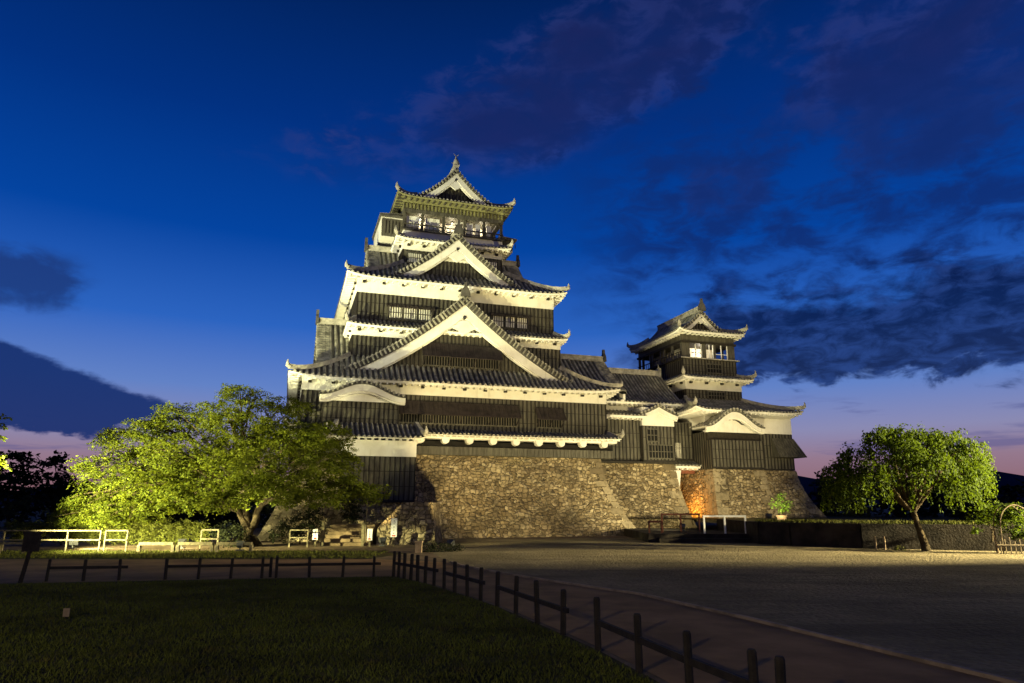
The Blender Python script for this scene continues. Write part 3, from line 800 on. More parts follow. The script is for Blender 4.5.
# third storey
board_wall(K, -8.6, 8.7, 1.5, D1 - 2, 17.0, 19.55)
plaster_wall(K, -8.6, 8.7, 1.5, D1 - 2, 19.55, 20.85)
window(K, T_front(0, 1.5), -6.0, -2.3, 17.5, 18.55, 0.0, awning=0.16, shoji=0.93, bars=0.2, awl=0.22)
window(K, T_front(0, 1.5), 3.0, 6.3, 17.5, 18.55, 0.0, awning=0.16, shoji=0.93, bars=0.2, awl=0.22)
skirt_roof(K, (-4.7, 4.6, 3.2, 14.5), 23.1, (-9.6, 9.65, 0.25, D1 - 0.7), 20.6, up=0.35, sp=0.42, rr=0.12, wall=(-8.6, 8.7, 1.44, D1 - 2), wallz=20.8)
gable(K, T_front(-0.2, 1.4), 5.75, 21.2, 25.7, 0.0, 4.0, chid(0.32), drop=0.85, verge=0.52, split=23.2, zfoot=21.3)
window(K, T_front(-0.2, 2.05), -1.9, 1.9, 21.6, 22.45, -0.02, shoji=0.95, bars=0.2)
gable(K, T_left(-7.5, 6.0), 3.6, 21.6, 24.95, 0.0, 4.0, chid(0.3), drop=0.7, split=23.4)
gable(K, T_right(6.7, 6.0), 3.6, 21.6, 24.95, 0.0, 4.0, chid(0.3), drop=0.7, split=23.4)
# fourth storey
board_wall(K, -4.75, 4.35, 3.2, 14.0, 22.4, 24.4)
plaster_wall(K, -4.75, 4.35, 3.2, 14.0, 24.4, 25.2, studs=1.4)
window(K, T_front(0, 3.2), -4.4, -2.9, 23.2, 24.1, 0.0, shoji=0.95, bars=0.2)
window(K, T_front(0, 3.2), 2.7, 4.0, 23.2, 24.1, 0.0, shoji=0.95, bars=0.2)
skirt_roof(K, (-4.65, 4.45, 3.9, 13.6), 25.85, (-5.5, 5.05, 2.3, 15.0), 25.15, up=0.2, sp=0.34, rr=0.09, wall=(-4.75, 4.35, 3.14, 14), wallz=25.15)
for nm, bx0, bx1 in (('side_bay', -6.55, -4.63), ('side_bay', 4.61, 6.0)):
    b_ = MB(); b_.box(bx0, bx1, 4.9, 10.6, 26.0 if bx0 < 0 else 25.95, 27.95 if bx0 < 0 else 27.0); bo = b_.build(nm, 'plaster', K)
    b_ = MB(); zt_ = 27.6 if bx0 < 0 else 26.8; b_.box(bx0 + 0.06, bx1 - 0.01, 4.84, 4.899, 26.1, zt_ + 0.2)
    for q in range(5): b_.box(bx0 + 0.4 + q * 0.3, bx0 + 0.46 + q * 0.3, 4.80, 4.839, 26.36, zt_ - 0.01, 1)
    b_.build('board_wall', ['board', 'batten'], bo)
    zr_ = 27.95 if bx0 < 0 else 27.0; lo, hi = (bx0 - 0.12, bx1) if bx0 < 0 else (bx0, bx1 + 0.3)
    pr = MB(); pr.box(lo, hi, 4.5, 11.0, zr_ + 0.001, zr_ + 0.14)
    for q in range(int((11.0 - 4.5) / 0.4)):
        half_tile(pr, [Vector((hi if bx0 < 0 else lo, 4.65 + q * 0.4, zr_ + 0.30)), Vector((lo - 0.05 if bx0 < 0 else hi + 0.05, 4.65 + q * 0.4, zr_ + 0.14))], Vector((0, 1, 0)), 0.11)
    pr.build('roof', ['tile', 'tile_end', 'tile_rib'], bo)
# top storey: open gallery with pale inner walls
plaster_wall(K, -4.62, 4.6, 3.98, 13.6, 25.7, 26.5, studs=0)
fl = MB(); fl.box(-4.9, 4.9, 3.7, 13.9, 26.502, 26.62); fl.box(-4.75, 4.75, 3.84, 13.8, 28.25, 28.6); fl.build('gallery_floor', 'board', K)
rm = MB(); rm.box(-3.4, 3.4, 5.6, 12.2, 26.63, 28.24); rm.build('inner_room', 'room', K)
ps = MB()
for x in (-4.6, -2.95, -0.95, 1.0, 2.9, 4.6):
    ps = MB(); ps.box(x - 0.11, x + 0.11, 3.98, 4.24, 26.62, 28.25); ps.build('gallery_post', 'board', K)
for y in (6.6, 9.0, 11.4, 13.4):
    for x in (-4.6, 4.6): ps = MB(); ps.box(x - 0.15, x + 0.15, y - 0.15, y + 0.15, 26.62, 28.25); ps.build('gallery_post', 'board', K)
ra = MB(); ra.box(-4.75, 4.75, 3.86, 3.94, 27.12, 27.22); ra.box(-4.75, 4.75, 3.86, 3.94, 26.75, 26.82)
for x in (-4.7, 4.7): ra.box(x - 0.04, x + 0.04, 3.94, 13.7, 27.12, 27.22)
for i in range(25): ra.box(-4.7 + i * 0.39, -4.64 + i * 0.39, 3.88, 3.92, 26.62, 27.12)
ra.build('railing', 'board', K)
sh = MB()
for a, b in ((-4.35, -3.2), (-2.6, -1.3), (1.3, 1.9), (2.15, 2.6), (3.2, 3.7)): sh.box(a, b, 4.32, 4.36, 26.7, 28.1)
sh.bar((3.4, 4.2, 26.9), (4.1, 4.2, 28.1), 0.09, 0.09); sh.bar((-0.6, 4.4, 27.7), (0.9, 4.4, 28.1), 0.08, 0.12)
sh.build('sliding_screen', 'white', K)
tb = MB(); tb.box(-4.72, 4.72, 3.9, 13.7, 28.602, 29.15)
for i in range(29): tb.box(-4.72 + i * 0.335, -4.65 + i * 0.335, 3.83, 3.899, 28.62, 29.13, 1)
tb.build('board_wall', ['soffit_timber', 'board'], K)
top = skirt_roof(K, (-3.4, 3.4, 5.0, 12.6), 30.5, (-5.5, 5.35, 2.65, 15.0), 29.35, up=0.3, sp=0.34, wall=(-4.72, 4.72, 3.9, 13.7), wallz=29.2, em='soffit_timber', fascia=0.14)
T = T_front(-0.1, 3.05)
gable(K, T, 3.75, 29.45, 32.75, 0.0, 11.6, chid(0.40), drop=0.68, verge=0.34, split=31.2, zfoot=29.55, finial=None, zclip=29.62)
fish_finial(K, T, 33.1, 1.15, 0.15); fish_finial(K, T, 33.1, 1.15, 11.3)
# entrance bay at the left of the front
board_wall(K, -9.3, -4.15, -3.0, 0.2, 2.6, 5.85, sides='flr', name='annex_boards')
plaster_wall(K, -9.3, -4.15, -3.0, 0.2, 5.85, 7.0, studs=0, name='annex_plaster')
skirt_roof(K, (-9.8, -3.9, -1.6, 0), 8.3, (-10.6, -3.55, -3.7, 0), 7.2, up=0.1, sides='flr', wall=(-9.3, -4.15, -3.05, 0), wallz=7.15, name='annex_roof', fascia=0.12)
board_wall(K, -10.9, -5.3, -1.5, 0.2, 7.9, 10.3, sides='flr', name='bay_boards')
gable(K, T_front(-8.05, -2.3), 3.15, 10.4, 11.4, 0.0, 2.6, kara, drop=0.55, verge=0.2, white_all=True, pend=False, boards=False, zfoot=9.95, recess=0.45, finial=None, ridge=False, name='arched_gable', thick=0.1)

def scrolls(parent, cx, y, z, k):
    for sg in (-1, 1):
        mb = MB(); mb.tube([(cx + sg * k * a, y, z + k * b) for a, b in ((0.15, 0.12), (0.45, 0.16), (0.75, 0.02), (1.05, -0.22), (1.35, -0.30))], [0.03, 0.06, 0.07, 0.06, 0.02], 6)
        mb.build('carved_scroll', 'shutter', parent)


scrolls(K, -8.05, -1.93, 10.72, 0.85)

# ================================================================== connecting range between the keep and the lesser tower
G = empty('castle_gallery', W(2.5, 1.0), TH)
tag(G, 'low black boarded castle range joining the tall keep to the lesser tower', 'castle wing')
# local x = u - 2.5, y = v - 1.0
stone_base(G, -1.5, 6.75, 0.35, 12.0, 0.0, 6.1, 0.2, 0.9, 2.1)
board_wall(G, -1.2, 3.45, 0.45, 9.0, 6.12, 9.9)
board_wall(G, 3.45, 6.65, 0.0, 9.0, 6.14, 9.35)
plaster_wall(G, -1.2, 3.4, 0.5, 9.0, 9.9, 10.2, studs=0)
plaster_wall(G, 3.5, 6.65, 0.05, 9.0, 9.35, 11.0, studs=0)
plaster_wall(G, -1.2, 7.9, 1.6, 9.0, 10.2, 11.6, studs=0)
window(G, T_front(0, 0), 3.9, 4.9, 8.0, 9.0, 0.0, bars=0.3)
window(G, T_front(0, 0), 4.0, 6.4, 6.5, 7.6, 0.0, bars=0.3)
fl = MB(); fl.box(-1.4, 6.9, -0.18, 0.4, 5.98, 6.13); fl.build('sill_beam', 'dark', G)


def pitched(parent, x0, x1, ye, ze, yr, zr, sp=0.36, rid=True, back=True, name='roof'):
    mb = MB(); so = MB()
    for (e, sgn) in ((ye, 1), (2 * yr - ye, -1)) if back else ((ye, 1),):
        N = 7; f = lambda t: (yr + (e - yr) * t, zr + (ze - zr) * (1 - (1 - t) ** 1.3))
        for i in range(N):
            (ya, za), (yb, zb) = f(i / N), f((i + 1) / N)
            mb.quad((x0, ya, za), (x1, ya, za), (x1, yb, zb), (x0, yb, zb))
        n = int((x1 - x0) / sp)
        for k in range(n + 1):
            x = x0 + (x1 - x0) * k / n
            path = [Vector((x, f(j / 6)[0], f(j / 6)[1] + 0.02)) for j in range(7)]; path.append(path[-1] + (path[-1] - path[-2]).normalized() * 0.06)
            half_tile(mb, path, Vector((1, 0, 0)), 0.10)
        so.add([(x0, e, ze - 0.03), (x1, e, ze - 0.03), (x1, e + sgn * 0.08, ze - 0.22), (x0, e + sgn * 0.08, ze - 0.22), (x0, e + sgn * 1.2, ze - 0.05), (x1, e + sgn * 1.2, ze - 0.05)], [(0, 1, 2, 3), (3, 2, 5, 4)])
        n = int((x1 - x0) / 0.5)
        for k in range(n): so.box(x0 + (k + 0.5) * (x1 - x0) / n - 0.06, x0 + (k + 0.5) * (x1 - x0) / n + 0.06, min(e + sgn * 0.1, e + sgn * 0.7), max(e + sgn * 0.1, e + sgn * 0.7), ze - 0.36, ze - 0.22)
    for x in (x0 + 0.02, x1 - 0.02):
        g = [(x, ye, ze - 0.1), (x, yr, zr - 0.1), (x, 2 * yr - ye, ze - 0.1)]; so.add(g, [(0, 1, 2)])
    r = mb.build(name, ['tile', 'tile_end', 'tile_rib'], parent); so.build('eave', 'plaster', r)
    if rid:
        rb = MB(); rb.box(x0, x1, yr - 0.2, yr + 0.2, zr - 0.05, zr + 0.34); rb.box(x0 - 0.05, x1 + 0.05, yr - 0.27, yr + 0.27, zr + 0.34, zr + 0.46)
        rb.box(x1 - 0.22, x1 + 0.02, yr - 0.3, yr + 0.3, zr - 0.2, zr + 0.75); rb.tube([(x1 - 0.1, yr, zr + 0.7), (x1 - 0.1, yr, zr + 1.15)], [0.1, 0.03], 5)
        rb.build('ridge', 'ridge', r)
    return r


pitched(G, -2.0, 8.3, 0.55, 11.55, 4.8, 15.0)
pitched(G, -1.5, 3.6, -0.5, 10.15, 2.0, 11.0, rid=False, back=False, name='pent_roof')
gable(G, T_front(5.1, -0.25), 1.9, 10.35, 11.25, 0.0, 2.2, chid(0.25), drop=0.45, verge=0.2, white_all=True, pend=False, boards=False, zfoot=9.9, ridge=False, recess=0.35, thick=0.1)

# ================================================================== lesser tower (local x = u - 15, y = v)
L = empty('castle_tower', W(15, 0), TH)
tag(L, 'smaller black and white castle tower with an open top storey right of the keep', 'castle tower')
stone_base(L, -3.1, 6.35, -0.05, 15.0, 0.9, 5.5, 0.7, 2.0, 1.6)
stone_base(L, -3.12, 2.25, -0.72, 4.0, 0.9, 5.52, 0.65, 0.8, 1.4)
board_wall(L, -3.1, 6.2, 0.0, 14.5, 5.52, 8.9)
plaster_wall(L, 2.4, 6.2, 0.02, 14.5, 8.9, 10.3, studs=0)
plaster_wall(L, -3.1, 2.4, 0.05, 14.5, 9.3, 10.35, studs=0)
board_wall(L, -3.15, 2.3, -0.75, 0.0, 5.56, 8.1, sides='flr', name='bay_boards')
fl = MB(); fl.box(-3.2, 2.35, -0.3, 0, 8.1, 9.0); fl.build('bay_recess', 'dark', L)
sk = MB()   # stone-drop flare at the right corner
q0 = [(4.0, -0.05, 8.35), (6.25, -0.05, 8.35), (6.25, 1.6, 8.35)]
sk.add([(3.9, -0.06, 8.5), (6.3, -0.06, 8.5), (6.9, -1.0, 6.7), (3.9, -1.0, 6.7), (6.3, 2.2, 8.5), (6.9, 2.2, 6.7), (3.9, -0.06, 6.7), (6.3, -0.06, 6.7), (6.3, 2.2, 6.7)],
       [(0, 1, 2, 3), (1, 4, 5, 2), (3, 2, 7, 6), (2, 5, 8, 7), (0, 3, 6), (4, 8, 5)])
for i in range(9):
    x = 3.9 + 2.4 * i / 8; x2 = 3.9 + 3.0 * i / 8
    sk.bar((x, -0.1, 8.48), (x2, -1.03, 6.72), 0.06, 0.06)
sk.build('stone_drop_flare', 'board', L)
skirt_roof(L, (-3.2, 3.2, 3.0, 12.0), 12.35, (-4.9, 6.8, -1.35, 15.5), 10.75, up=0.3, wall=(-3.1, 6.2, 0.0, 14.5), wallz=10.3)
gable(L, T_front(-1.15, -1.75), 3.05, 9.25, 10.75, 0.0, 2.6, kara, drop=0.5, verge=0.22, white_all=True, pend=False, boards=False, zfoot=8.75, recess=0.6, finial=None, ridge=False, name='arched_gable', thick=0.1)
scrolls(L, -1.15, -1.2, 9.75, 0.95)
board_wall(L, -3.05, 3.2, 3.0, 12.0, 12.0, 13.3)
window(L, T_front(0, 3.0), -0.6, 1.2, 12.45, 13.1, 0.0, bars=0.3)
plaster_wall(L, -3.05, 3.2, 3.0, 12.0, 13.3, 14.35, studs=2.0)
skirt_roof(L, (-3.05, 3.0, 3.25, 12.0), 14.8, (-4.0, 4.0, 1.75, 13.2), 14.3, up=0.15, sp=0.34, rr=0.09, wall=(-3.05, 3.2, 2.95, 12.0), wallz=14.3)
board_wall(L, -3.1, 2.95, 3.2, 12.0, 14.5, 16.35)
window(L, T_front(0, 3.2), -0.4, 1.2, 15.1, 15.9, 0.0, bars=0.3)
fl = MB(); fl.box(-3.35, 3.2, 2.95, 12.2, 16.352, 16.48); fl.box(-3.25, 3.1, 3.05, 12.1, 17.95, 18.15); fl.build('gallery_floor', 'dark', L)
lg = MB(); lg.box(-3.42, 3.27, 2.9, 2.949, 16.36, 16.47); lg.build('ledge', 'ridge', L)
rm = MB(); rm.box(-1.9, 1.7, 5.2, 10.8, 16.49, 17.94); rm.build('inner_room', 'room', L)
ps = MB()
for a, b in ((-3.1, -2.2), (-0.75, -0.35), (0.55, 0.75), (2.2, 2.95)): ps = MB(); ps.box(a, b, 3.2, 3.5, 16.48, 17.95); ps.build('gallery_post', 'board', L)
for y in (5.0, 6.6, 7.2, 8.9, 9.4, 11.0, 11.8):
    for x in (-3.1, 2.75): ps = MB(); ps.box(x, x + 0.2, y, y + 0.22, 16.48, 17.95); ps.build('gallery_post', 'board', L)
wf = MB()
for a, b in ((-2.2, -0.75), (-0.35, 0.55), (0.75, 2.2)):
    for x in (a + 0.03, (a + b) / 2, b - 0.03): wf.box(x - 0.035, x + 0.035, 3.3, 3.36, 16.48, 17.94)
    wf.box(a, b, 3.3, 3.36, 17.0, 17.06)
wf.build('window_frame', 'white', L)
ra = MB()
for i in range(22): ra.box(-3.22, -3.18, 3.3 + i * 0.4, 3.34 + i * 0.4, 16.48, 17.0)
ra.box(-3.24, -3.16, 3.2, 12.0, 17.0, 17.08); ra.build('railing', 'dark', L)
tb = MB(); tb.box(-3.1, 2.95, 3.2, 12.0, 18.152, 19.0)
tb.build('board_wall', 'board', L)
skirt_roof(L, (-2.2, 2.1, 5.0, 11.0), 20.0, (-3.9, 3.7, 2.1, 12.6), 18.95, up=0.3, sp=0.34, wall=(-3.1, 2.95, 3.2, 12.0), wallz=19.0, fascia=0.22)
T = T_front(-0.85, 2.9)
gable(L, T, 2.25, 19.3, 21.3, 0.0, 8.2, chid(0.36), drop=0.42, verge=0.3, split=20.1, zfoot=19.15, finial='tile', zclip=19.2)

# gate house in the gap between range and tower
GH = empty('gatehouse', W(10.6, 2.2), TH)
tag(GH, 'small boarded gatehouse with a tiled pent roof squeezed in the gap beside the lesser tower', 'gatehouse')
board_wall(GH, -1.3, 1.15, 0.0, 5.0, 6.4, 9.9, sides='f')
pm = MB(); pm.box(-0.9, -0.1, -0.06, -0.052, 6.6, 8.0); pm.build('shutter_panel', 'ridge', GH)
pitched(GH, -1.35, 1.2, -1.1, 5.85, 0.6, 6.55, rid=False, back=False, name='pent_roof')
lm = MB(); lm.box(-1.2, 1.1, -0.3, 0.0, 5.2, 5.55); lm.build('lintel', 'wood_red', GH)
pl = MB(); pl.add([(-1.45, -0.9, 5.45), (-0.75, -0.9, 5.45), (-0.95, -0.9, 3.9), (-1.2, -0.9, 3.9), (-1.45, -0.4, 5.45), (-0.75, -0.4, 5.45), (-0.95, -0.4, 3.9), (-1.2, -0.4, 3.9)], [(0, 1, 2, 3), (1, 5, 6, 2), (4, 5, 6, 7), (0, 4, 7, 3), (3, 2, 6, 7)]); pl.build('plaster_corbel', 'plaster', GH)
bw = MB(); bw.box(-1.3, 1.15, 3.6, 4.0, 0.9, 6.4); bw.build('passage_wall', 'stone', GH)

# ================================================================== trees and plants
def leaf_mesh(name, pos, nrm, axis, length, width, m, parent=None):
    n = len(pos); side = np.cross(nrm, axis); side /= np.linalg.norm(side, axis=1)[:, None] + 1e-9
    L_ = length[:, None]; W_ = width[:, None]
    v = np.zeros((n, 4, 3))
    v[:, 0] = pos - axis * L_ * 0.5; v[:, 1] = pos + side * W_ * 0.5 - nrm * W_ * 0.12
    v[:, 2] = pos + axis * L_ * 0.5 - nrm * L_ * 0.12; v[:, 3] = pos - side * W_ * 0.5 - nrm * W_ * 0.12
    me = bpy.data.meshes.new(name); me.vertices.add(n * 4); me.vertices.foreach_set('co', v.reshape(-1))
    me.loops.add(n * 4); me.loops.foreach_set('vertex_index', np.arange(n * 4)); me.polygons.add(n)
    me.polygons.foreach_set('loop_start', np.arange(n) * 4); me.polygons.foreach_set('loop_total', np.full(n, 4))
    me.materials.append(M[m]); me.update(); me.validate()
    o = bpy.data.objects.new(name, me); COL.objects.link(o)
    if parent: o.parent = parent
    return o


def unit(a): return a / (np.linalg.norm(a, axis=-1, keepdims=True) + 1e-9)


def spray_crown(name, clumps, m, per_m2=7.0, leaves=34, size=0.24, flat=0.55, parent=None, spray_r=0.5, origin=Vector((0, 0, 0))):
    Pp, Nn, Aa, Ll = [], [], [], []
    for (c, rx, ry, rz) in clumps:
        ns = max(4, int(per_m2 * rx * rz * 3.1))
        d = unit(rng.normal(size=(ns, 3))); rad = rng.uniform(0.12, 1, ns) ** 0.42
        sc = np.array(c) + d * rad[:, None] * np.array([rx, ry, rz])
        sn = unit(np.array([0, 0, 1.0]) * 1.0 + d * (1 - flat) + rng.normal(0, 0.22, (ns, 3)))
        for q, nn in zip(sc, sn):
            k = int(leaves * rng.uniform(0.5, 1.4)); r = spray_r * rng.uniform(0.6, 1.4)
            t1 = unit(np.cross(nn, [0.3, 0.9, 0.1])); t2 = np.cross(nn, t1)
            rr = r * np.sqrt(rng.uniform(0, 1, k)); a = rng.uniform(0, 6.283, k)
            p = q + t1 * (rr * np.cos(a))[:, None] + t2 * (rr * np.sin(a) * 0.8)[:, None] + nn * rng.normal(0, 0.07, k)[:, None] - np.array([0, 0, 1]) * (rr ** 2 * 0.25)[:, None]
            ax = unit(t1 * np.cos(a)[:, None] + t2 * np.sin(a)[:, None] + rng.normal(0, 0.35, (k, 3)))
            n_ = unit(nn + rng.normal(0, 0.4, (k, 3))); n_ = unit(n_ - ax * np.sum(n_ * ax, 1)[:, None])
            Pp.append(p); Nn.append(n_); Aa.append(ax); Ll.append(size * rng.uniform(0.6, 1.3, k))
    P_, N_, A_, L_ = np.concatenate(Pp), np.concatenate(Nn), np.concatenate(Aa), np.concatenate(Ll)
    return leaf_mesh(name, P_ - np.array(origin), N_, A_, L_, L_ * 0.55, m, parent)


def limb(mb, a, b, r0, r1, sag=0.15, n=7):
    a, b = Vector(a), Vector(b); pts = []; L_ = (b - a).length
    j = Vector((random.uniform(-1, 1), random.uniform(-1, 1), 0)) * L_ * 0.07
    for i in range(n + 1):
        t = i / n; p = a.lerp(b, t) + Vector((0, 0, 1)) * math.sin(t * math.pi) * L_ * sag + j * math.sin(t * math.pi * 2); pts.append(p)
    mb.tube(pts, [r0 + (r1 - r0) * (i / n) for i in range(n + 1)], 7, 0, False)
    return pts


# ---- spreading tree on the left
def big_tree():
    base = at(247, 546, 42.5); base.z = 0.0
    t = empty('spreading_tree', base)
    tag(t, 'broad spreading tree with floodlit yellow green leaves left of the castle keep', 'tree')
    B = base
    spec = [(108, 470, -3, 34, 17), (88, 498, -2, 24, 12), (92, 520, -1, 30, 7), (138, 445, -1, 38, 18), (150, 485, -4, 44, 20), (130, 512, -3, 40, 10), (180, 420, 1, 40, 17), (188, 455, -3, 46, 22),
            (195, 495, -4.5, 42, 16), (228, 410, 0, 30, 15), (240, 393, 1, 24, 9), (243, 432, -2, 42, 22), (248, 468, -4.5, 42, 20), (278, 410, 1, 34, 14), (292, 440, -1, 44, 20), (300, 475, -4, 40, 18),
            (326, 436, 1, 30, 15), (338, 462, -1, 26, 14), (345, 488, -3, 24, 12), (372, 492, -2, 24, 8), (315, 497, -4, 28, 10), (165, 470, 3, 45, 22), (260, 450, 3.5, 50, 24), (210, 470, 4, 45, 22), (70, 512, -1, 14, 6), (150, 425, 0, 24, 8), (222, 500, -5, 30, 9), (275, 497, -5, 28, 8), (250, 488, -5, 30, 9), (118, 432, 0, 18, 6)]
    cl = []
    for (x, y, dy, rx, rz) in spec:
        c = at(x, y, 42.5 + dy); k = (42.5 + dy) / F
        cl.append((tuple(c), rx * k, rx * k * 0.85, rz * k))
    tr = MB()
    f0 = B + Vector((0, 0, 0))
    forks = [(at(243, 500, 42.4), 0.19), (at(264, 502, 42.6), 0.17), (at(236, 508, 42.0), 0.13)]
    tr.tube([f0 + Vector((0, 0, -0.15)), f0 + Vector((-0.1, 0, 0.5)), f0 + Vector((0.05, 0, 1.1))], [0.46, 0.34, 0.30], 9)
    for k in range(5):
        a = k * 1.25; tr.tube([f0 + Vector((math.cos(a) * 0.9, math.sin(a) * 0.9, -0.1)), f0 + Vector((math.cos(a) * 0.3, math.sin(a) * 0.3, 0.55))], [0.16, 0.2], 6)
    ends = []
    for fk, r in forks: ends.append(limb(tr, f0 + Vector((0, 0, 0.9)), fk, r + 0.08, r, 0.0))
    for i, (c, rx, ry, rz) in enumerate(cl):
        c = Vector(c); src = min((e for e in ends), key=lambda e: (e[-1] - c).length + random.uniform(0, 1.5))
        pts = limb(tr, src[-1] + Vector((0, 0, -0.1)), c, 0.13, 0.03, 0.10)
        for q in range(4):
            e = c + Vector((random.uniform(-1, 1) * rx, random.uniform(-1, 1) * ry, random.uniform(-0.6, 0.8) * rz)) * 0.9
            limb(tr, pts[random.randint(3, 6)], e, 0.055, 0.015, 0.06, 5)
    o = tr.build('trunk', 'bark', t, smooth=True)
    o.matrix_parent_inverse = Matrix.Translation(-base)
    spray_crown('crown', cl, 'leaf_bright', per_m2=13, leaves=66, size=0.15, parent=t, spray_r=0.5, origin=base, flat=0.6)
    return t


big_tree()


# ---- weeping tree on the right
def weeping_tree():
    base = at(925, 551, 38.2); base.z = 0.0
    t = empty('weeping_tree', base)
    tag(t, 'weeping tree with drooping branches standing before the retaining wall on the right', 'tree')
    tr = MB(); tops = []
    tr.tube([base + Vector((0.1, 0, -0.1)), base + Vector((0.0, 0, 0.5)), base + Vector((-0.2, 0, 1.3)), base + Vector((-0.3, 0.1, 2.1))], [0.26, 0.20, 0.16, 0.15], 8)
    f = base + Vector((-0.3, 0.1, 2.0))
    spec = [(880, 438, 0.0), (905, 446, -1.3), (945, 438, 0.4), (965, 448, -0.8), (974, 460, 0.3), (860, 456, 0.2), (845, 470, -0.6), (925, 455, 1.2), (900, 462, 1.8), (955, 462, 1.8), (870, 470, -1.8), (930, 462, -2.0), (968, 474, -1.4), (842, 486, 0.8), (915, 437, 0.6), (930, 441, -0.4), (892, 434, 0.3)]
    Pp, Aa, Ll = [], [], []

    def strand(p, dirn, ln):
        k = max(4, int(ln * 22)); tt = np.linspace(0, 1, k)
        c = np.array(p)[None, :] + np.array([dirn[0], dirn[1], 0])[None, :] * (tt * (1.2 - tt * 0.5))[:, None] * 0.7 - np.array([0, 0, 1]) * (ln * tt ** 1.5)[:, None] + np.array([0, 0, 0.3]) * np.sin(tt * 3.14)[:, None]
        for rep in range(2):
            Pp.append(c + rng.normal(0, 0.075, (k, 3))); Aa.append(unit(np.array([dirn[0] * 0.3, dirn[1] * 0.3, -0.85]) + rng.normal(0, 0.45, (k, 3)))); Ll.append(0.155 * rng.uniform(0.6, 1.3, k))
    for (x, y, dy) in spec:
        c = at(x, y, 38.2 + dy); pts = limb(tr, f, c, 0.10, 0.025, 0.18)
        for q in range(42):
            a = random.uniform(0, 6.283); s = random.uniform(0.05, 1.0)
            p = c + Vector((math.cos(a) * s, math.sin(a) * s, random.uniform(-0.35, 0.28) - s * s * 0.18))
            ln = random.choice((0.35, 0.5, 0.7, 0.9, 1.3, 2.1)) * random.uniform(0.7, 1.2); ln = min(ln, p.z - 2.1)
            if ln > 0.3: strand(p, (math.cos(a) * 0.8, math.sin(a) * 0.8), ln)
        for q in range(5):   # upright leafy shoots breaking the outline
            a = random.uniform(0, 6.283); e = c + Vector((math.cos(a) * 0.7, math.sin(a) * 0.7, random.uniform(0.25, 0.75))); k = 16; tt = np.linspace(0.3, 1, k)
            Pp.append(np.array(c)[None] + (np.array(e) - np.array(c))[None] * tt[:, None] + rng.normal(0, 0.10, (k, 3))); Aa.append(unit(rng.normal(0, 0.5, (k, 3)) + np.array([math.cos(a), math.sin(a), 0.1]))); Ll.append(0.16 * rng.uniform(0.6, 1.3, k))
        for q in range(3): limb(tr, pts[5], c + Vector((random.uniform(-1, 1), random.uniform(-1, 1), -0.3)), 0.03, 0.01, 0.2, 5)
    o = tr.build('trunk', 'bark', t, smooth=True); o.matrix_parent_inverse = Matrix.Translation(-base)
    P_ = np.concatenate(Pp) - np.array(base); A_ = np.concatenate(Aa); L_ = np.concatenate(Ll)
    n_ = unit(rng.normal(size=P_.shape)); n_ = unit(n_ - A_ * np.sum(n_ * A_, 1)[:, None])
    leaf_mesh('crown', P_, n_, A_, L_, L_ * 0.5, 'leaf_weep', t)


weeping_tree()


def bushy_tree(name, label, x, y0, Y, clumps, m, group=None, cat='tree', size=0.3, per=6, leaves=26, trunk=True, z0=0.0, spray=0.5):
    base = at(x, y0, Y); base.z = z0
    t = empty(name, base); tag(t, label, cat, group)
    cl = [(tuple(at(a, b, Y + dy)), rx * Y / F, rx * Y / F * 0.9, rz * Y / F) for (a, b, dy, rx, rz) in clumps]
    tr = MB(); ctr = sum((Vector(c[0]) for c in cl), Vector()) / len(cl)
    h = max(0.3, (ctr.z - z0)); r = max(0.02, h * 0.035)
    mid = base.lerp(ctr, 0.45); tr.tube([base - Vector((0, 0, 0.1)), base.lerp(mid, 0.5), mid], [r * 1.3, r, r * 0.85], 7)
    for c, rx, ry, rz in cl: limb(tr, mid - Vector((0, 0, 0.05)), c, r * 0.6, r * 0.15, 0.1)
    if trunk:
        o = tr.build('trunk' if trunk is True else trunk, 'bark', t, smooth=True); o.matrix_parent_inverse = Matrix.Translation(-base)
    spray_crown('crown' if cat == 'tree' else 'foliage', cl, m, per_m2=per, leaves=leaves, size=size, parent=t, spray_r=spray, origin=base)
    return t


GL = 'dark trees far behind the pale rails'
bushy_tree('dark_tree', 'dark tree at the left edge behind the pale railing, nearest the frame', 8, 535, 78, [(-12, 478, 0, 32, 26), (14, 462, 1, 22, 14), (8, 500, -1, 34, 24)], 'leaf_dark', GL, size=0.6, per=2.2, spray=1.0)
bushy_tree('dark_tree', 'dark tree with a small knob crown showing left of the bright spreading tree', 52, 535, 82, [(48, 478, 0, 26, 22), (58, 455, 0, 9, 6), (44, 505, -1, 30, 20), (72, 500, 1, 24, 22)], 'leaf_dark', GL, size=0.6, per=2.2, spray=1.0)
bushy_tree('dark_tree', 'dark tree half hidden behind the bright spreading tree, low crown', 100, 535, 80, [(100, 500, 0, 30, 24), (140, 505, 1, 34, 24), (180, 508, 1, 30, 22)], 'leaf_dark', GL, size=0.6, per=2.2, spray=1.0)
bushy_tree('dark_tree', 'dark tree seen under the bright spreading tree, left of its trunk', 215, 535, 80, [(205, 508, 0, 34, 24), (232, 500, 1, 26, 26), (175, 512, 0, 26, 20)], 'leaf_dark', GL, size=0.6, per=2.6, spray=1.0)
bushy_tree('dark_tree', 'dark tree seen under the bright spreading tree, right of its trunk', 272, 535, 78, [(262, 500, 0, 28, 28), (292, 505, 1, 26, 26)], 'leaf_dark', GL, size=0.6, per=2.6, spray=1.0)
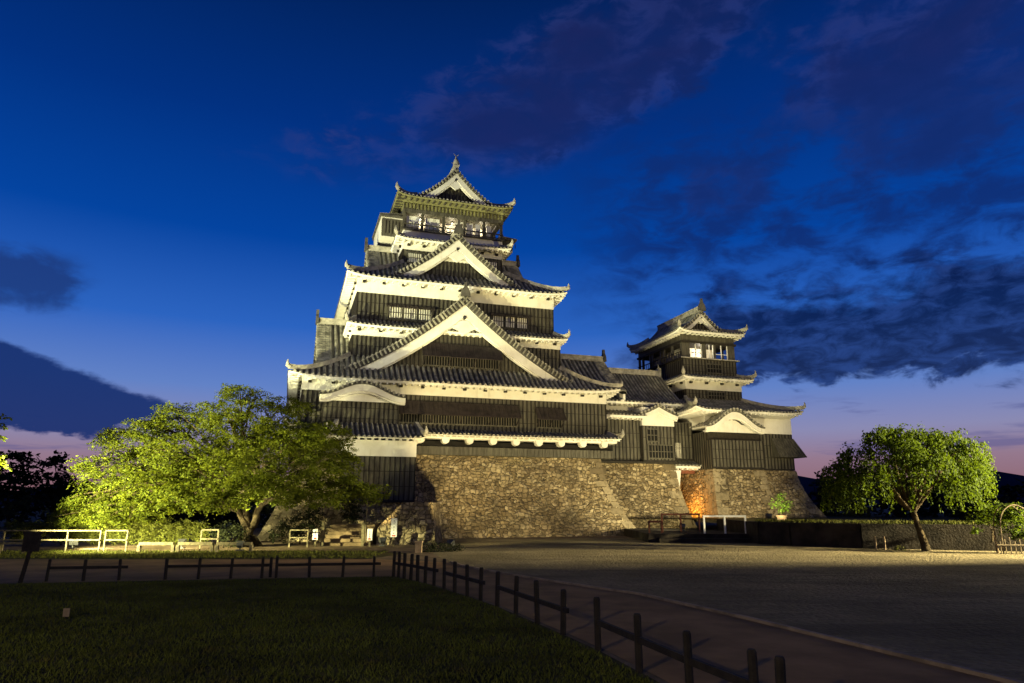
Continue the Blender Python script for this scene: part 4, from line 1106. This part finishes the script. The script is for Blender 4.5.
bushy_tree('leafy_tree', 'lit branch tips of a tree just outside the left edge of the picture', -34, 560, 34, [(-22, 430, 0, 26, 22), (-40, 470, 0, 36, 40), (-4, 462, 0, 8, 6), (-2, 418, 0, 8, 5)], 'leaf_bright', size=0.2, per=6, leaves=28, spray=0.35)
GR = 'dark trees behind the retaining wall'
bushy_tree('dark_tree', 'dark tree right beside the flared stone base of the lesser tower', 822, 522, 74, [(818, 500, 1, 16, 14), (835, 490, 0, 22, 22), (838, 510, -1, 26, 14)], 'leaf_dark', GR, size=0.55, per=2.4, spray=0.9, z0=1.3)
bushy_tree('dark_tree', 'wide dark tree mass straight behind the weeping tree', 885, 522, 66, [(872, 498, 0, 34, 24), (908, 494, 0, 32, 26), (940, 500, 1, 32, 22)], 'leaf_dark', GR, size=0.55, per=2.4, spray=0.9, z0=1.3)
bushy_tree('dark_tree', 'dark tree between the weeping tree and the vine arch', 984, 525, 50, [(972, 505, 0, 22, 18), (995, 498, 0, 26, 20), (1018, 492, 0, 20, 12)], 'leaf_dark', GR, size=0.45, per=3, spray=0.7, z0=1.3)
bushy_tree('leafy_shrub', 'leafy shrub hanging over the right end of the retaining wall', 992, 540, 37.4, [(985, 520, 0, 16, 16), (1002, 514, -0.3, 13, 10)], 'leaf_weep', size=0.18, per=9, leaves=22, spray=0.3, cat='shrub', z0=0.6, trunk='stem')
bushy_tree('potted_bush', 'small bright green bush growing in a pale pot before the lesser tower', 781, 517, 52, [(777, 503, 0, 7, 5), (786, 506, 0, 6, 5), (781, 498, 0, 5, 4), (781, 509, 0, 8, 4)], 'leaf_fresh', size=0.16, per=22, leaves=16, spray=0.2, cat='bush', z0=1.45, trunk='stem')
mb = MB(); c = at(782, 520, 52); mb.tube([Vector((c.x, c.y, 1.24)), Vector((c.x, c.y, 1.45)), Vector((c.x, c.y, 1.62)), Vector((c.x, c.y, 1.66))], [0.26, 0.32, 0.38, 0.40], 12)
tag(mb.build('plant_pot', 'kerb'), 'pale round pot holding the small bright green bush', 'pot')

# hedge and round bush behind the pale rails
hb = []
for i in range(30):
    x = 12 + i * 6.6; hb.append((tuple(at(x, 527 + random.uniform(-1, 1), 43.0)), 0.42, 0.55, 0.42)); hb.append((tuple(at(x, 535, 43.0)), 0.42, 0.5, 0.5))
hd = spray_crown('hedge', hb, 'leaf_hedge', per_m2=30, leaves=26, size=0.12, spray_r=0.22)
tag(hd, 'long clipped floodlit hedge running behind the pale railing', 'hedge')
bushy_tree('round_bush', 'small round clipped bush at the left end of the hedge', 24, 540, 42.5, [(22, 528, 0, 9, 6), (22, 533, 0, 10, 6)], 'leaf_hedge', size=0.11, per=36, leaves=26, spray=0.2, cat='bush', trunk='stem')
bushy_tree('garden_shrub', 'yellowish loose shrub rising above the hedge near the round bush', 62, 540, 43.8, [(52, 516, 0, 12, 8), (70, 512, 0, 9, 6), (60, 524, 0, 16, 6)], 'leaf_hedge', size=0.16, per=12, leaves=22, spray=0.3, cat='shrub', trunk='stem')
bushy_tree('dark_shrub', 'rounded dark shrub behind the low rail left of the trunk', 230, 548, 41, [(226, 533, 0, 14, 12), (238, 535, 0, 12, 10)], 'leaf_dark', size=0.14, per=22, leaves=24, spray=0.25, cat='shrub', trunk='stem')
bushy_tree('dark_shrub', 'sloping dark shrub between the trunk and the steps', 300, 545, 45, [(285, 533, 0, 14, 11), (300, 525, 0.5, 14, 14), (312, 520, 0.8, 10, 16)], 'leaf_dark', size=0.16, per=18, leaves=24, spray=0.28, cat='shrub', trunk='stem')
bushy_tree('conifer_shrub', 'narrow dark conifer rising behind the top of the steps', 350, 530, 47, [(350, 500, 0, 8, 8), (350, 485, 0, 6, 8), (352, 514, 0, 10, 8)], 'leaf_dark', size=0.2, per=18, leaves=24, spray=0.3, cat='shrub', trunk='stem', z0=0.8)
hb = []
for i in range(7): hb.append((tuple(at(424 + i * 5.5, 549.5, 37.4 + i * 0.1)), 0.34, 0.35, 0.42))
tag(spray_crown('low_hedge', hb, 'leaf_dark', per_m2=40, leaves=22, size=0.10, spray_r=0.18), 'low dark hedge clump beside the lamp box at the end of the fence', 'hedge')


mb = MB(); c = at(418.5, 553, 37.0); mb.box(c.x - 0.17, c.x + 0.17, 36.85, 37.15, 0, 0.5); mb.box(c.x - 0.2, c.x + 0.2, 36.82, 37.18, 0.5, 0.58)
tag(mb.build('stone_bollard', 'kerb'), 'squat pale stone bollard at the left end of the low dark hedge', 'bollard')


# ================================================================== fences, rails, signs and lamps
def fence_panel(pts, h, label, group, wpost=0.115, rail=0.55):
    c = sum((Vector((p[0], p[1], 0)) for p in pts), Vector()) / len(pts)
    t = empty('post_fence', c); tag(t, label, 'fence', group)
    for p in pts:
        mb = MB(); x, y = p[0] - c.x, p[1] - c.y; w = wpost / 2 * random.uniform(0.92, 1.08); lx, ly = random.uniform(-0.025, 0.025), random.uniform(-0.02, 0.02); hh = h * random.uniform(0.97, 1.03)
        n = 8; rgs = []
        for z, k in ((-0.1, 1), (hh - 0.03, 1), (hh, 0.75)):
            rgs.append([(x + lx * z / h + w * k * math.cos(2 * math.pi * i / n + 0.39), y + ly * z / h + w * k * math.sin(2 * math.pi * i / n + 0.39), z) for i in range(n)])
        mb.add(sum(rgs, []), [(j * n + i, j * n + (i + 1) % n, (j + 1) * n + (i + 1) % n, (j + 1) * n + i) for j in range(2) for i in range(n)] + [tuple(range(2 * n, 3 * n))])
        mb.build('post', 'wood_black', t)
    if len(pts) > 1:
        mb = MB(); a, b = Vector((pts[0][0] - c.x, pts[0][1] - c.y, h * rail)), Vector((pts[-1][0] - c.x, pts[-1][1] - c.y, h * rail)); d = (b - a).normalized()
        full = [a - d * 0.02] + [Vector((p[0] - c.x, p[1] - c.y, h * rail)) for p in pts[1:-1]] + [b + d * 0.22]
        for q0, q1 in zip(full[:-1], full[1:]): mb.bar(q0, q1 + (q1 - q0).normalized() * 0.01, 0.06, 0.09)
        mb.build('rail', 'wood_black', t)
    return t


def gnd(px, py):
    dx = (px - 512) / F; dy = (341.5 - py) / F
    d = Vector((dx, math.cos(PITCH) - dy * math.sin(PITCH), math.sin(PITCH) + dy * math.cos(PITCH)))
    p = d * (-CAMH / d.z); return (p.x, p.y)


def onf(px):   # point of the diagonal lawn edge seen at a picture column
    best = None
    for i in range(len(FENCE_LINE) - 1):
        for k in range(60):
            t = k / 60; x = FENCE_LINE[i][0] + (FENCE_LINE[i + 1][0] - FENCE_LINE[i][0]) * t; y = FENCE_LINE[i][1] + (FENCE_LINE[i + 1][1] - FENCE_LINE[i][1]) * t
            if y < 6: continue
            zc = y * math.cos(PITCH) - (CAMH) * math.sin(PITCH); e = abs(512 + F * x / zc - px)
            if best is None or e < best[0]: best = (e, x, y)
    return best[1], best[2]


FG = 'low black post fences round the lawn'
NAMES = ['short black post and rail panel at the far corner of the lawn', 'black post and rail panel second from the far corner of the lawn', 'black post and rail panel in the middle of the diagonal lawn edge', 'nearest black post and rail panel, running out of the bottom of the picture', 'single black fence post at the bottom edge beside the nearest panel']
for lab, pxs in zip(NAMES, ([393.4, 398.5, 404, 410.7, 417.5, 425, 434], [444, 454.6, 467, 480.5], [497, 515.7, 538, 563], [598.3, 639, 690.6, 757], [784, 880])):
    fence_panel([onf(p) for p in pxs], 0.84, lab, FG)
LN = ['black rail panel on the lawn edge below the pale railing, leftmost complete one', 'black rail panel on the lawn edge in front of the low pale rails', 'black rail panel on the lawn edge below the stone steps and the trunk']
for lab, pxs in zip(LN, ([46, 83, 118.6], [165, 198, 230.5, 261.6], [276, 309, 342.5, 373.6])):
    fence_panel([gnd(p, 582.5 - 6.0 * p / 375) for p in pxs], 0.68, lab, FG, rail=0.62, wpost=0.10)
fence_panel([gnd(270, 577.5)], 0.66, 'lone black fence post in the gap between two rail panels', FG, wpost=0.1)

# dark sign board seen from behind, on a leaning post
t = empty('sign_board', (*gnd(20, 583), 0)); tag(t, 'dark square notice board on a thin leaning post at the left edge of the lawn', 'sign')
mb = MB(); mb.bar((0, 0, 0), (0.16, 0, 1.0), 0.09, 0.09); mb.build('post', 'wood_black', t)
mb = MB(); mb.box(-0.10, 0.43, -0.03, 0.03, 0.95, 1.55); mb.box(-0.13, 0.46, -0.045, 0.045, 1.5, 1.56); mb.build('board', 'wood_black', t)


def pale_rail(pts, h, label, group, rails=(0.97, 0.55), w=0.072, m='wood_white'):
    c = sum((Vector((p[0], p[1], 0)) for p in pts), Vector()) / len(pts)
    t = empty('pale_rail', c); tag(t, label, 'railing', group)
    for p in pts:
        mb = MB(); x, y = p[0] - c.x, p[1] - c.y; mb.box(x - w / 2, x + w / 2, y - w / 2, y + w / 2, -0.05, h * rails[0] - w * 0.4); mb.build('post', m, t)
    for r in rails:
        mb = MB()
        for a, b in zip(pts[:-1], pts[1:]):
            mb.bar((a[0] - c.x, a[1] - c.y - (0 if r == rails[0] else w * 0.5 + 0.03), h * r), (b[0] - c.x + 0.02, b[1] - c.y - (0 if r == rails[0] else w * 0.5 + 0.03), h * r), w * 1.2 if r == rails[0] else 0.06, w * 0.95)
        mb.build('rail', m, t)
    return t


RG = 'pale timber rails behind the verge'
pale_rail([tuple(at(p, 548, 37.4))[:2] for p in (-20, 2, 34, 66, 99)], 1.12, 'long two bar pale railing at the left edge in front of the hedge', RG, m='wood_white')
pale_rail([tuple(at(p, 548, 37.4))[:2] for p in (104, 126)], 1.12, 'short end bay of pale railing just right of the long railing', RG)
pale_rail([tuple(at(p, 548, 37.2))[:2] for p in (139, 173)], 0.46, 'low single bar pale rail, leftmost of the low ones', RG, rails=(0.95,), w=0.16)
pale_rail([tuple(at(p, 548, 37.2))[:2] for p in (178, 212)], 0.46, 'low single bar pale rail in front of the taller frame with two bars', RG, rails=(0.95,), w=0.16)
pale_rail([tuple(at(p, 548, 37.2))[:2] for p in (217, 251)], 0.46, 'low single bar pale rail just left of the tree trunk', RG, rails=(0.95,), w=0.16)
pale_rail([tuple(at(p, 548, 38.4))[:2] for p in (200, 217)], 1.12, 'tall two bar pale frame behind the low rails', RG)
pale_rail([tuple(at(p, 548, 41.5))[:2] for p in (289, 307)], 1.0, 'small two bar wooden frame right of the tree trunk', RG)
pale_rail([tuple(at(p, 548, 36.0))[:2] for p in (0, 24, 30)], 0.55, 'low pale bar in front of the long railing at the left edge', RG, rails=(0.95,), w=0.12)

# steps and ramp walls before the entrance bay
st = MB(); a = at(320, 546, 42.6)
for i in range(6): st.box(a.x, a.x + 2.75, 42.9 + i * 0.42, 47.5, 0.2 * i, 0.2 * (i + 1) - 0.002)
t = st.build('stone_steps', 'soil'); tag(t, 'broad shallow stone steps with pale edges leading up beside the tree', 'steps')
rmw = MB()
a = at(376, 545, 44); b = at(431, 545, 44)
z0, z1 = 1.0, 2.55
rmw.add([(a.x, 44, -0.1), (b.x + 0.25, 44, -0.1), (b.x, 44.3, z1), (b.x - 1.9, 44.3, z1), (a.x, 44.2, z0),
         (a.x, 48.6, -0.1), (b.x + 0.25, 48.6, -0.1), (b.x, 48.6, z1), (b.x - 1.9, 48.6, z1), (a.x, 48.6, z0)],
        [(0, 1, 2, 3, 4), (1, 6, 7, 2), (2, 7, 8, 3), (3, 8, 9, 4), (5, 6, 7, 8, 9), (0, 4, 9, 5)])
tag(rmw.build('ramp_wall', 'stone'), 'stone ramp wall with a sloping top below the entrance bay', 'stone wall')
rm2 = MB(); c = at(300, 545, 46)
rm2.add([(c.x - 1.5, 47.8, -0.1), (c.x + 5.6, 47.8, -0.1), (c.x + 5.5, 48.1, 2.5), (c.x + 0.0, 48.1, 2.5), (c.x - 1.5, 51.5, -0.1), (c.x + 5.6, 51.5, -0.1), (c.x + 5.5, 51.5, 2.5), (c.x, 51.5, 2.5)], [(0, 1, 2, 3), (1, 5, 6, 2), (3, 2, 6, 7), (0, 3, 7, 4)])
tag(rm2.build('landing_wall', 'stone'), 'stone retaining wall behind the steps under the tree branches', 'stone wall')
t = empty('hand_pole', (at(365, 545, 43).x, 43.0, 0)); tag(t, 'tall thin pale pole at the right side of the steps', 'pole')
mb = MB(); mb.tube([(0, 0, -0.1), (0, 0, 2.7)], 0.035, 8); mb.build('shaft', 'wood_white', t); mb = MB(); mb.tube([(0, 0, 2.7), (0, 0, 2.76), (0, 0, 2.8)], [0.05, 0.05, 0.02], 8); mb.build('cap', 'metal', t)
for px, lab in ((322, 'pale wooden gate post at the left foot of the steps'), (362.5, 'pale wooden gate post at the right foot of the steps')):
    mb = MB(); c = at(px, 545, 42.7); mb.box(c.x - 0.09, c.x + 0.09, 42.6, 42.8, -0.1, 1.28); mb.add([(c.x - 0.11, 42.58, 1.28), (c.x + 0.11, 42.58, 1.28), (c.x + 0.11, 42.82, 1.28), (c.x - 0.11, 42.82, 1.28), (c.x, 42.7, 1.42)], [(0, 1, 4), (1, 2, 4), (2, 3, 4), (3, 0, 4)])
    tag(mb.build('gate_post', 'wood_white'), lab, 'post', 'gate posts at the steps')


def notice(px, Y, h0, h1, w, label, post=True):
    c = at(px, 545, Y); t = empty('notice_sign', (c.x, Y, 0)); tag(t, label, 'sign', 'white notices near the steps')
    mb = MB(); mb.box(-0.05, 0.05, -0.04, 0.04, -0.05, h1 - 0.05 if post else h0 + 0.05); mb.build('post', 'wood_white', t)
    mb = MB(); mb.box(-w / 2, w / 2, -0.085, -0.045, h0, h1); p = mb.build('panel', 'white', t)
    mk = MB()
    for i in range(5): mk.box(-w * 0.06, w * 0.06, -0.090, -0.0855, h1 - 0.12 - i * (h1 - h0 - 0.2) / 5 - 0.07, h1 - 0.12 - i * (h1 - h0 - 0.2) / 5)
    mk.box(-w * 0.3, w * 0.3, -0.0905, -0.0855, h0 + 0.04, h0 + 0.12, 1)
    mk.build('print', ['ink', 'red'], p)


notice(393.5, 42.8, 0.52, 1.62, 0.36, 'narrow upright white notice on a wooden post by the ramp wall')
notice(315, 42.4, 0.38, 1.0, 0.30, 'white notice box standing left of the steps')
notice(369.5, 42.4, 0.35, 1.02, 0.30, 'white notice box standing right of the steps')

# small white marker on the lawn
t = empty('lawn_marker', (*gnd(66, 620), 0)); tag(t, 'small white marker stake standing alone on the dark lawn', 'marker')
mb = MB(); mb.box(-0.025, 0.025, -0.02, 0.02, -0.02, 0.1); mb.build('stake', 'wood_black', t)
mb = MB(); mb.box(-0.07, 0.07, -0.03, -0.021, 0.07, 0.24); mb.build('plate', 'kerb', t)


# barriers before the orange passage
def barrier(x0, x1, Y, z0, h, m, label, legs):
    a = at(x0, 520, Y); b = at(x1, 520, Y); c = (a + b) / 2; t = empty('barrier', (c.x, Y, z0)); tag(t, label, 'barrier')
    L_ = (b.x - a.x) / 2
    mb = MB(); mb.bar((-L_, 0, h), (L_, 0, h), 0.12, 0.12); mb.build('rail', m, t)
    for k in range(legs):
        x = -L_ + 0.06 + (2 * L_ - 0.12) * k / (legs - 1); mb = MB(); mb.box(x - 0.055, x + 0.055, -0.055, 0.055, 0, h - 0.055); mb.build('leg', m, t)


barrier(661, 700, 49.5, 0.55, 1.22, 'wood_red', 'reddish timber barrier frame in front of the orange lit passage', 3)
barrier(703, 746, 47.4, 0.55, 1.12, 'white', 'white barrier frame right of the reddish one below the lesser tower', 3)
barrier(648, 662, 48.0, 0.55, 0.75, 'wood_red', 'low reddish barrier at the foot of the keep base corner', 2)
for i, (px, lab) in enumerate(((876, 'left of the two small wooden stakes at the foot of the retaining wall'), (885, 'right of the two small wooden stakes at the foot of the retaining wall'))):
    c = at(px, 549, 39.2); mb = MB(); mb.tube([(c.x, 39.2, -0.05), (c.x + 0.03, 39.2, 0.5), (c.x + 0.02, 39.2, 0.72)], [0.05, 0.045, 0.03], 7)
    tag(mb.build('wooden_stake', 'kerb'), lab, 'stake', 'stakes by the retaining wall')
bushy_tree('flower_clump', 'small pale flowering clump on the gravel near the two stakes', 899, 551, 38.5, [(897, 547, 0, 4, 3), (902, 549, 0, 4, 2.5)], 'leaf_hedge', size=0.10, per=60, leaves=14, spray=0.12, cat='plant', trunk='stem')

# vine arch at the right edge
c = at(1018, 553, 36.2); t = empty('vine_arch', (c.x, 36.2, 0)); tag(t, 'rounded wicker arch grown with leaves at the right edge', 'arch')
for dy in (-0.25, 0.25):
    mb = MB(); mb.tube([(0.85 * math.cos(math.pi * i / 16), dy, 1.3 + 1.1 * math.sin(math.pi * i / 16)) for i in range(17)], 0.035, 6)
    mb.tube([(-0.85, dy, 1.32), (-0.9, dy, -0.05)], 0.035, 6); mb.tube([(0.85, dy, 1.32), (0.9, dy, -0.05)], 0.035, 6); mb.build('hoop', 'wicker', t)
mb = MB()
for i in range(10): mb.bar((-1.1 + i * 0.25, -0.4, 0), (-1.1 + i * 0.25, -0.4, 0.62 + 0.1 * (i % 3)), 0.04, 0.04)
mb.bar((-1.3, -0.44, 0.45), (1.4, -0.44, 0.45), 0.04, 0.05); mb.build('stick_fence', 'wicker', t)
spray_crown('foliage', [((c.x - 0.05, 36.2, 1.6), 0.8, 0.4, 0.85), ((c.x + 0.5, 36.3, 0.9), 0.5, 0.4, 0.4), ((c.x + 0.2, 36.2, 2.15), 0.5, 0.4, 0.3)], 'leaf_weep', per_m2=30, leaves=22, size=0.15, spray_r=0.2, parent=t, origin=Vector((c.x, 36.2, 0)))
mb = MB(); c = at(997, 553, 36.4); mb.tube([(c.x + 0.1, 36.4, -0.05), (c.x - 0.02, 36.4, 0.9)], [0.04, 0.03], 6)
tag(mb.build('wooden_stake', 'kerb'), 'thin leaning stake just left of the vine arch', 'stake')


# ================================================================== floodlights
def floodlight(label, loc, target, power, cone, col=(1.0, 0.93, 0.66), blend=0.5, size=0.15, pole=None, group='floodlights in the grounds'):
    loc = Vector(loc); d = (Vector(target) - loc).normalized()
    t = empty('floodlight', (loc.x, loc.y, loc.z if pole is None else 0)); tag(t, label, 'floodlight', group)
    hz = 0 if pole is None else loc.z
    if pole is not None:
        mb = MB(); mb.tube([(0, 0, -0.1), (0, 0, hz - 0.3)], [0.09, 0.06], 8); mb.build('pole', 'metal', t)
    else:
        mb = MB(); mb.box(-0.18, 0.18, -0.15, 0.15, -0.32, -0.26); mb.box(-0.03, 0.03, -0.03, 0.03, -0.27, -0.02); mb.build('base', 'metal', t)
    q = d.to_track_quat('Z', 'Y').to_matrix()
    hb = MB(); tr = lambda x, y, z: tuple(q @ Vector((x, y, z)) + Vector((0, 0, hz)))
    hb.add([tr(*p) for p in [(-0.12, -0.09, -0.16), (0.12, -0.09, -0.16), (0.12, 0.09, -0.16), (-0.12, 0.09, -0.16), (-0.22, -0.16, 0.1), (0.22, -0.16, 0.1), (0.22, 0.16, 0.1), (-0.22, 0.16, 0.1)]],
           [(0, 1, 2, 3), (0, 1, 5, 4), (1, 2, 6, 5), (2, 3, 7, 6), (3, 0, 4, 7)])
    hb.build('housing', 'metal', t)
    ln = MB(); ln.quad(tr(-0.2, -0.14, 0.09), tr(0.2, -0.14, 0.09), tr(0.2, 0.14, 0.09), tr(-0.2, 0.14, 0.09)); ln.build('lens', 'lens', t)
    l = bpy.data.lights.new('floodlight_beam', 'SPOT'); l.energy = power; l.spot_size = R(cone); l.spot_blend = blend; l.color = col; l.shadow_soft_size = size
    lo = bpy.data.objects.new('floodlight_beam', l); COL.objects.link(lo); lo.parent = t
    lo.location = Vector((0, 0, hz)) + d * 0.22; lo.rotation_euler = d.to_track_quat('-Z', 'Y').to_euler()
    return t


def glow(name, label, loc, power, col, pole=0, group=None, r=0.12):
    """small lantern: dark cap, glass and its own bulb"""
    t = empty(name, loc); tag(t, label, 'lamp', group)
    mb = MB(); mb.tube([(0, 0, 0.1), (0, 0, 0.16), (0, 0, 0.2)], [r, r, r * 0.3], 10); mb.build('cap', 'metal', t)
    if pole: mb = MB(); mb.tube([(r * 0.9, 0, 0.15), (r * 0.9, 0, -pole)], 0.06, 8); mb.build('pole', 'metal', t)
    mb = MB(); mb.tube([(0, 0, -0.02), (0, 0, 0.095)], [r * 0.5, r * 0.6], 10); o = mb.build('bulb', 'lens', t)
    l = bpy.data.lights.new('lamp_glow', 'POINT'); l.energy = power; l.color = col; l.shadow_soft_size = 0.15
    lo = bpy.data.objects.new('lamp_glow', l); COL.objects.link(lo); lo.parent = t; lo.location = (0, 0, -0.25)
    return t


WARM = (1.0, 0.86, 0.46); GOLD = (1.0, 0.80, 0.36); COOL = (0.99, 0.96, 0.65)
floodlight('floodlight beside the fence corner aimed up at the castle keep', (-3.4, 39.2, 0.35), W(-4, 1, 10.5), 13500, 72, GOLD)
floodlight('tall pole floodlight outside the left edge aimed at the whole castle keep', (-35.0, 34.5, 5.5), W(-14, 2, 20.0), 31000, 46, COOL, blend=1.0, pole=True)
floodlight('second tall pole floodlight outside the left edge aimed at the roofs of the keep', (-39.0, 24.0, 7.0), W(-11, 2, 26.5), 80000, 34, COOL, blend=1.0, pole=True)
floodlight('short pole floodlight outside the left edge aimed into the spreading tree', (-25.5, 30.0, 3.2), (-19.0, 42.0, 5.2), 76000, 76, (1.0, 0.95, 0.45), pole=True)
floodlight('floodlight added in the verge to brighten the right half of the spreading tree crown', (-14.2, 37.2, 0.4), (-14.0, 43.0, 7.0), 6500, 85, (1.0, 0.95, 0.5), blend=1.0)  # added lamp, lifts the darker half of the crown
floodlight('small floodlight added beside the ramp wall to brighten the entrance bay', (-7.7, 42.3, 0.35), W(-18.5, -3, 9.0), 900, 60, GOLD)  # added lamp, warms the otherwise unlit entrance bay
floodlight('floodlight behind the long pale railing washing the clipped hedge', (-24.0, 38.9, 0.4), (-22.5, 43.0, 1.3), 4200, 125, (1.0, 0.95, 0.5), blend=1.0)
floodlight('floodlight behind the low pale rails washing the clipped hedge', (-18.2, 39.2, 0.4), (-19.0, 43.0, 1.6), 2400, 120, (1.0, 0.95, 0.5), blend=1.0)
floodlight('floodlight on the low platform behind the barriers aimed up at the castle range', (12.3, 51.0, 0.9), W(4, 1, 9), 4500, 120, WARM)
floodlight('floodlight on the terrace aimed up at the lesser tower', (17.5, 48.0, 1.65), W(15.5, 0, 11), 6500, 90, WARM)
floodlight('pole floodlight outside the right edge aimed at the keep and the lesser tower', (36.0, 30.0, 6.5), W(4, 1, 9), 25000, 56, GOLD, pole=True)
floodlight('pole floodlight outside the right edge lighting the weeping tree', (32.0, 30.0, 9.5), (24.2, 38.0, 6.0), 4500, 36, (1.0, 0.95, 0.5), pole=True)
floodlight('low floodlight outside the right edge raking across the gravel yard', (40.0, 32.0, 6.0), (10.0, 39.0, 0.0), 200000, 44, WARM, blend=1.0, pole=True)
floodlight('dimmer added pole floodlight outside the right edge, softening the light over the near yard', (38.0, 27.0, 6.5), (14.0, 32.0, 0.0), 8000, 95, WARM, blend=1.0, pole=True)  # added lamp, fades the gravel beam out towards the camera
glow('passage_lamp', 'orange lamp glowing inside the stone passage beside the lesser tower', W(10.2, 1.6, 2.2), 520, (1.0, 0.40, 0.05))
for x_, wh in ((-3.0, 'left'), (0.0, 'middle'), (3.0, 'right')):
    glow('ceiling_lamp', wh + ' lamp under the ceiling of the open top gallery of the tall keep', W(-11 + x_, 4.75, 28.0), 75, (1.0, 0.86, 0.58), group='lamps in the top galleries')
glow('ceiling_lamp', 'lamp inside the open top storey of the lesser tower', W(14.8, 4.2, 17.7), 120, (1.0, 0.88, 0.66), group='lamps in the top galleries')
glow('lawn_fill_lamp', 'added lamp post behind the photographer, put there to light the lawn', (-9.0, -5.0, 6.0), 3100, (1.0, 0.86, 0.50), pole=6.0, r=0.3)  # added fill lamp, brightens the dark lawn from behind the camera
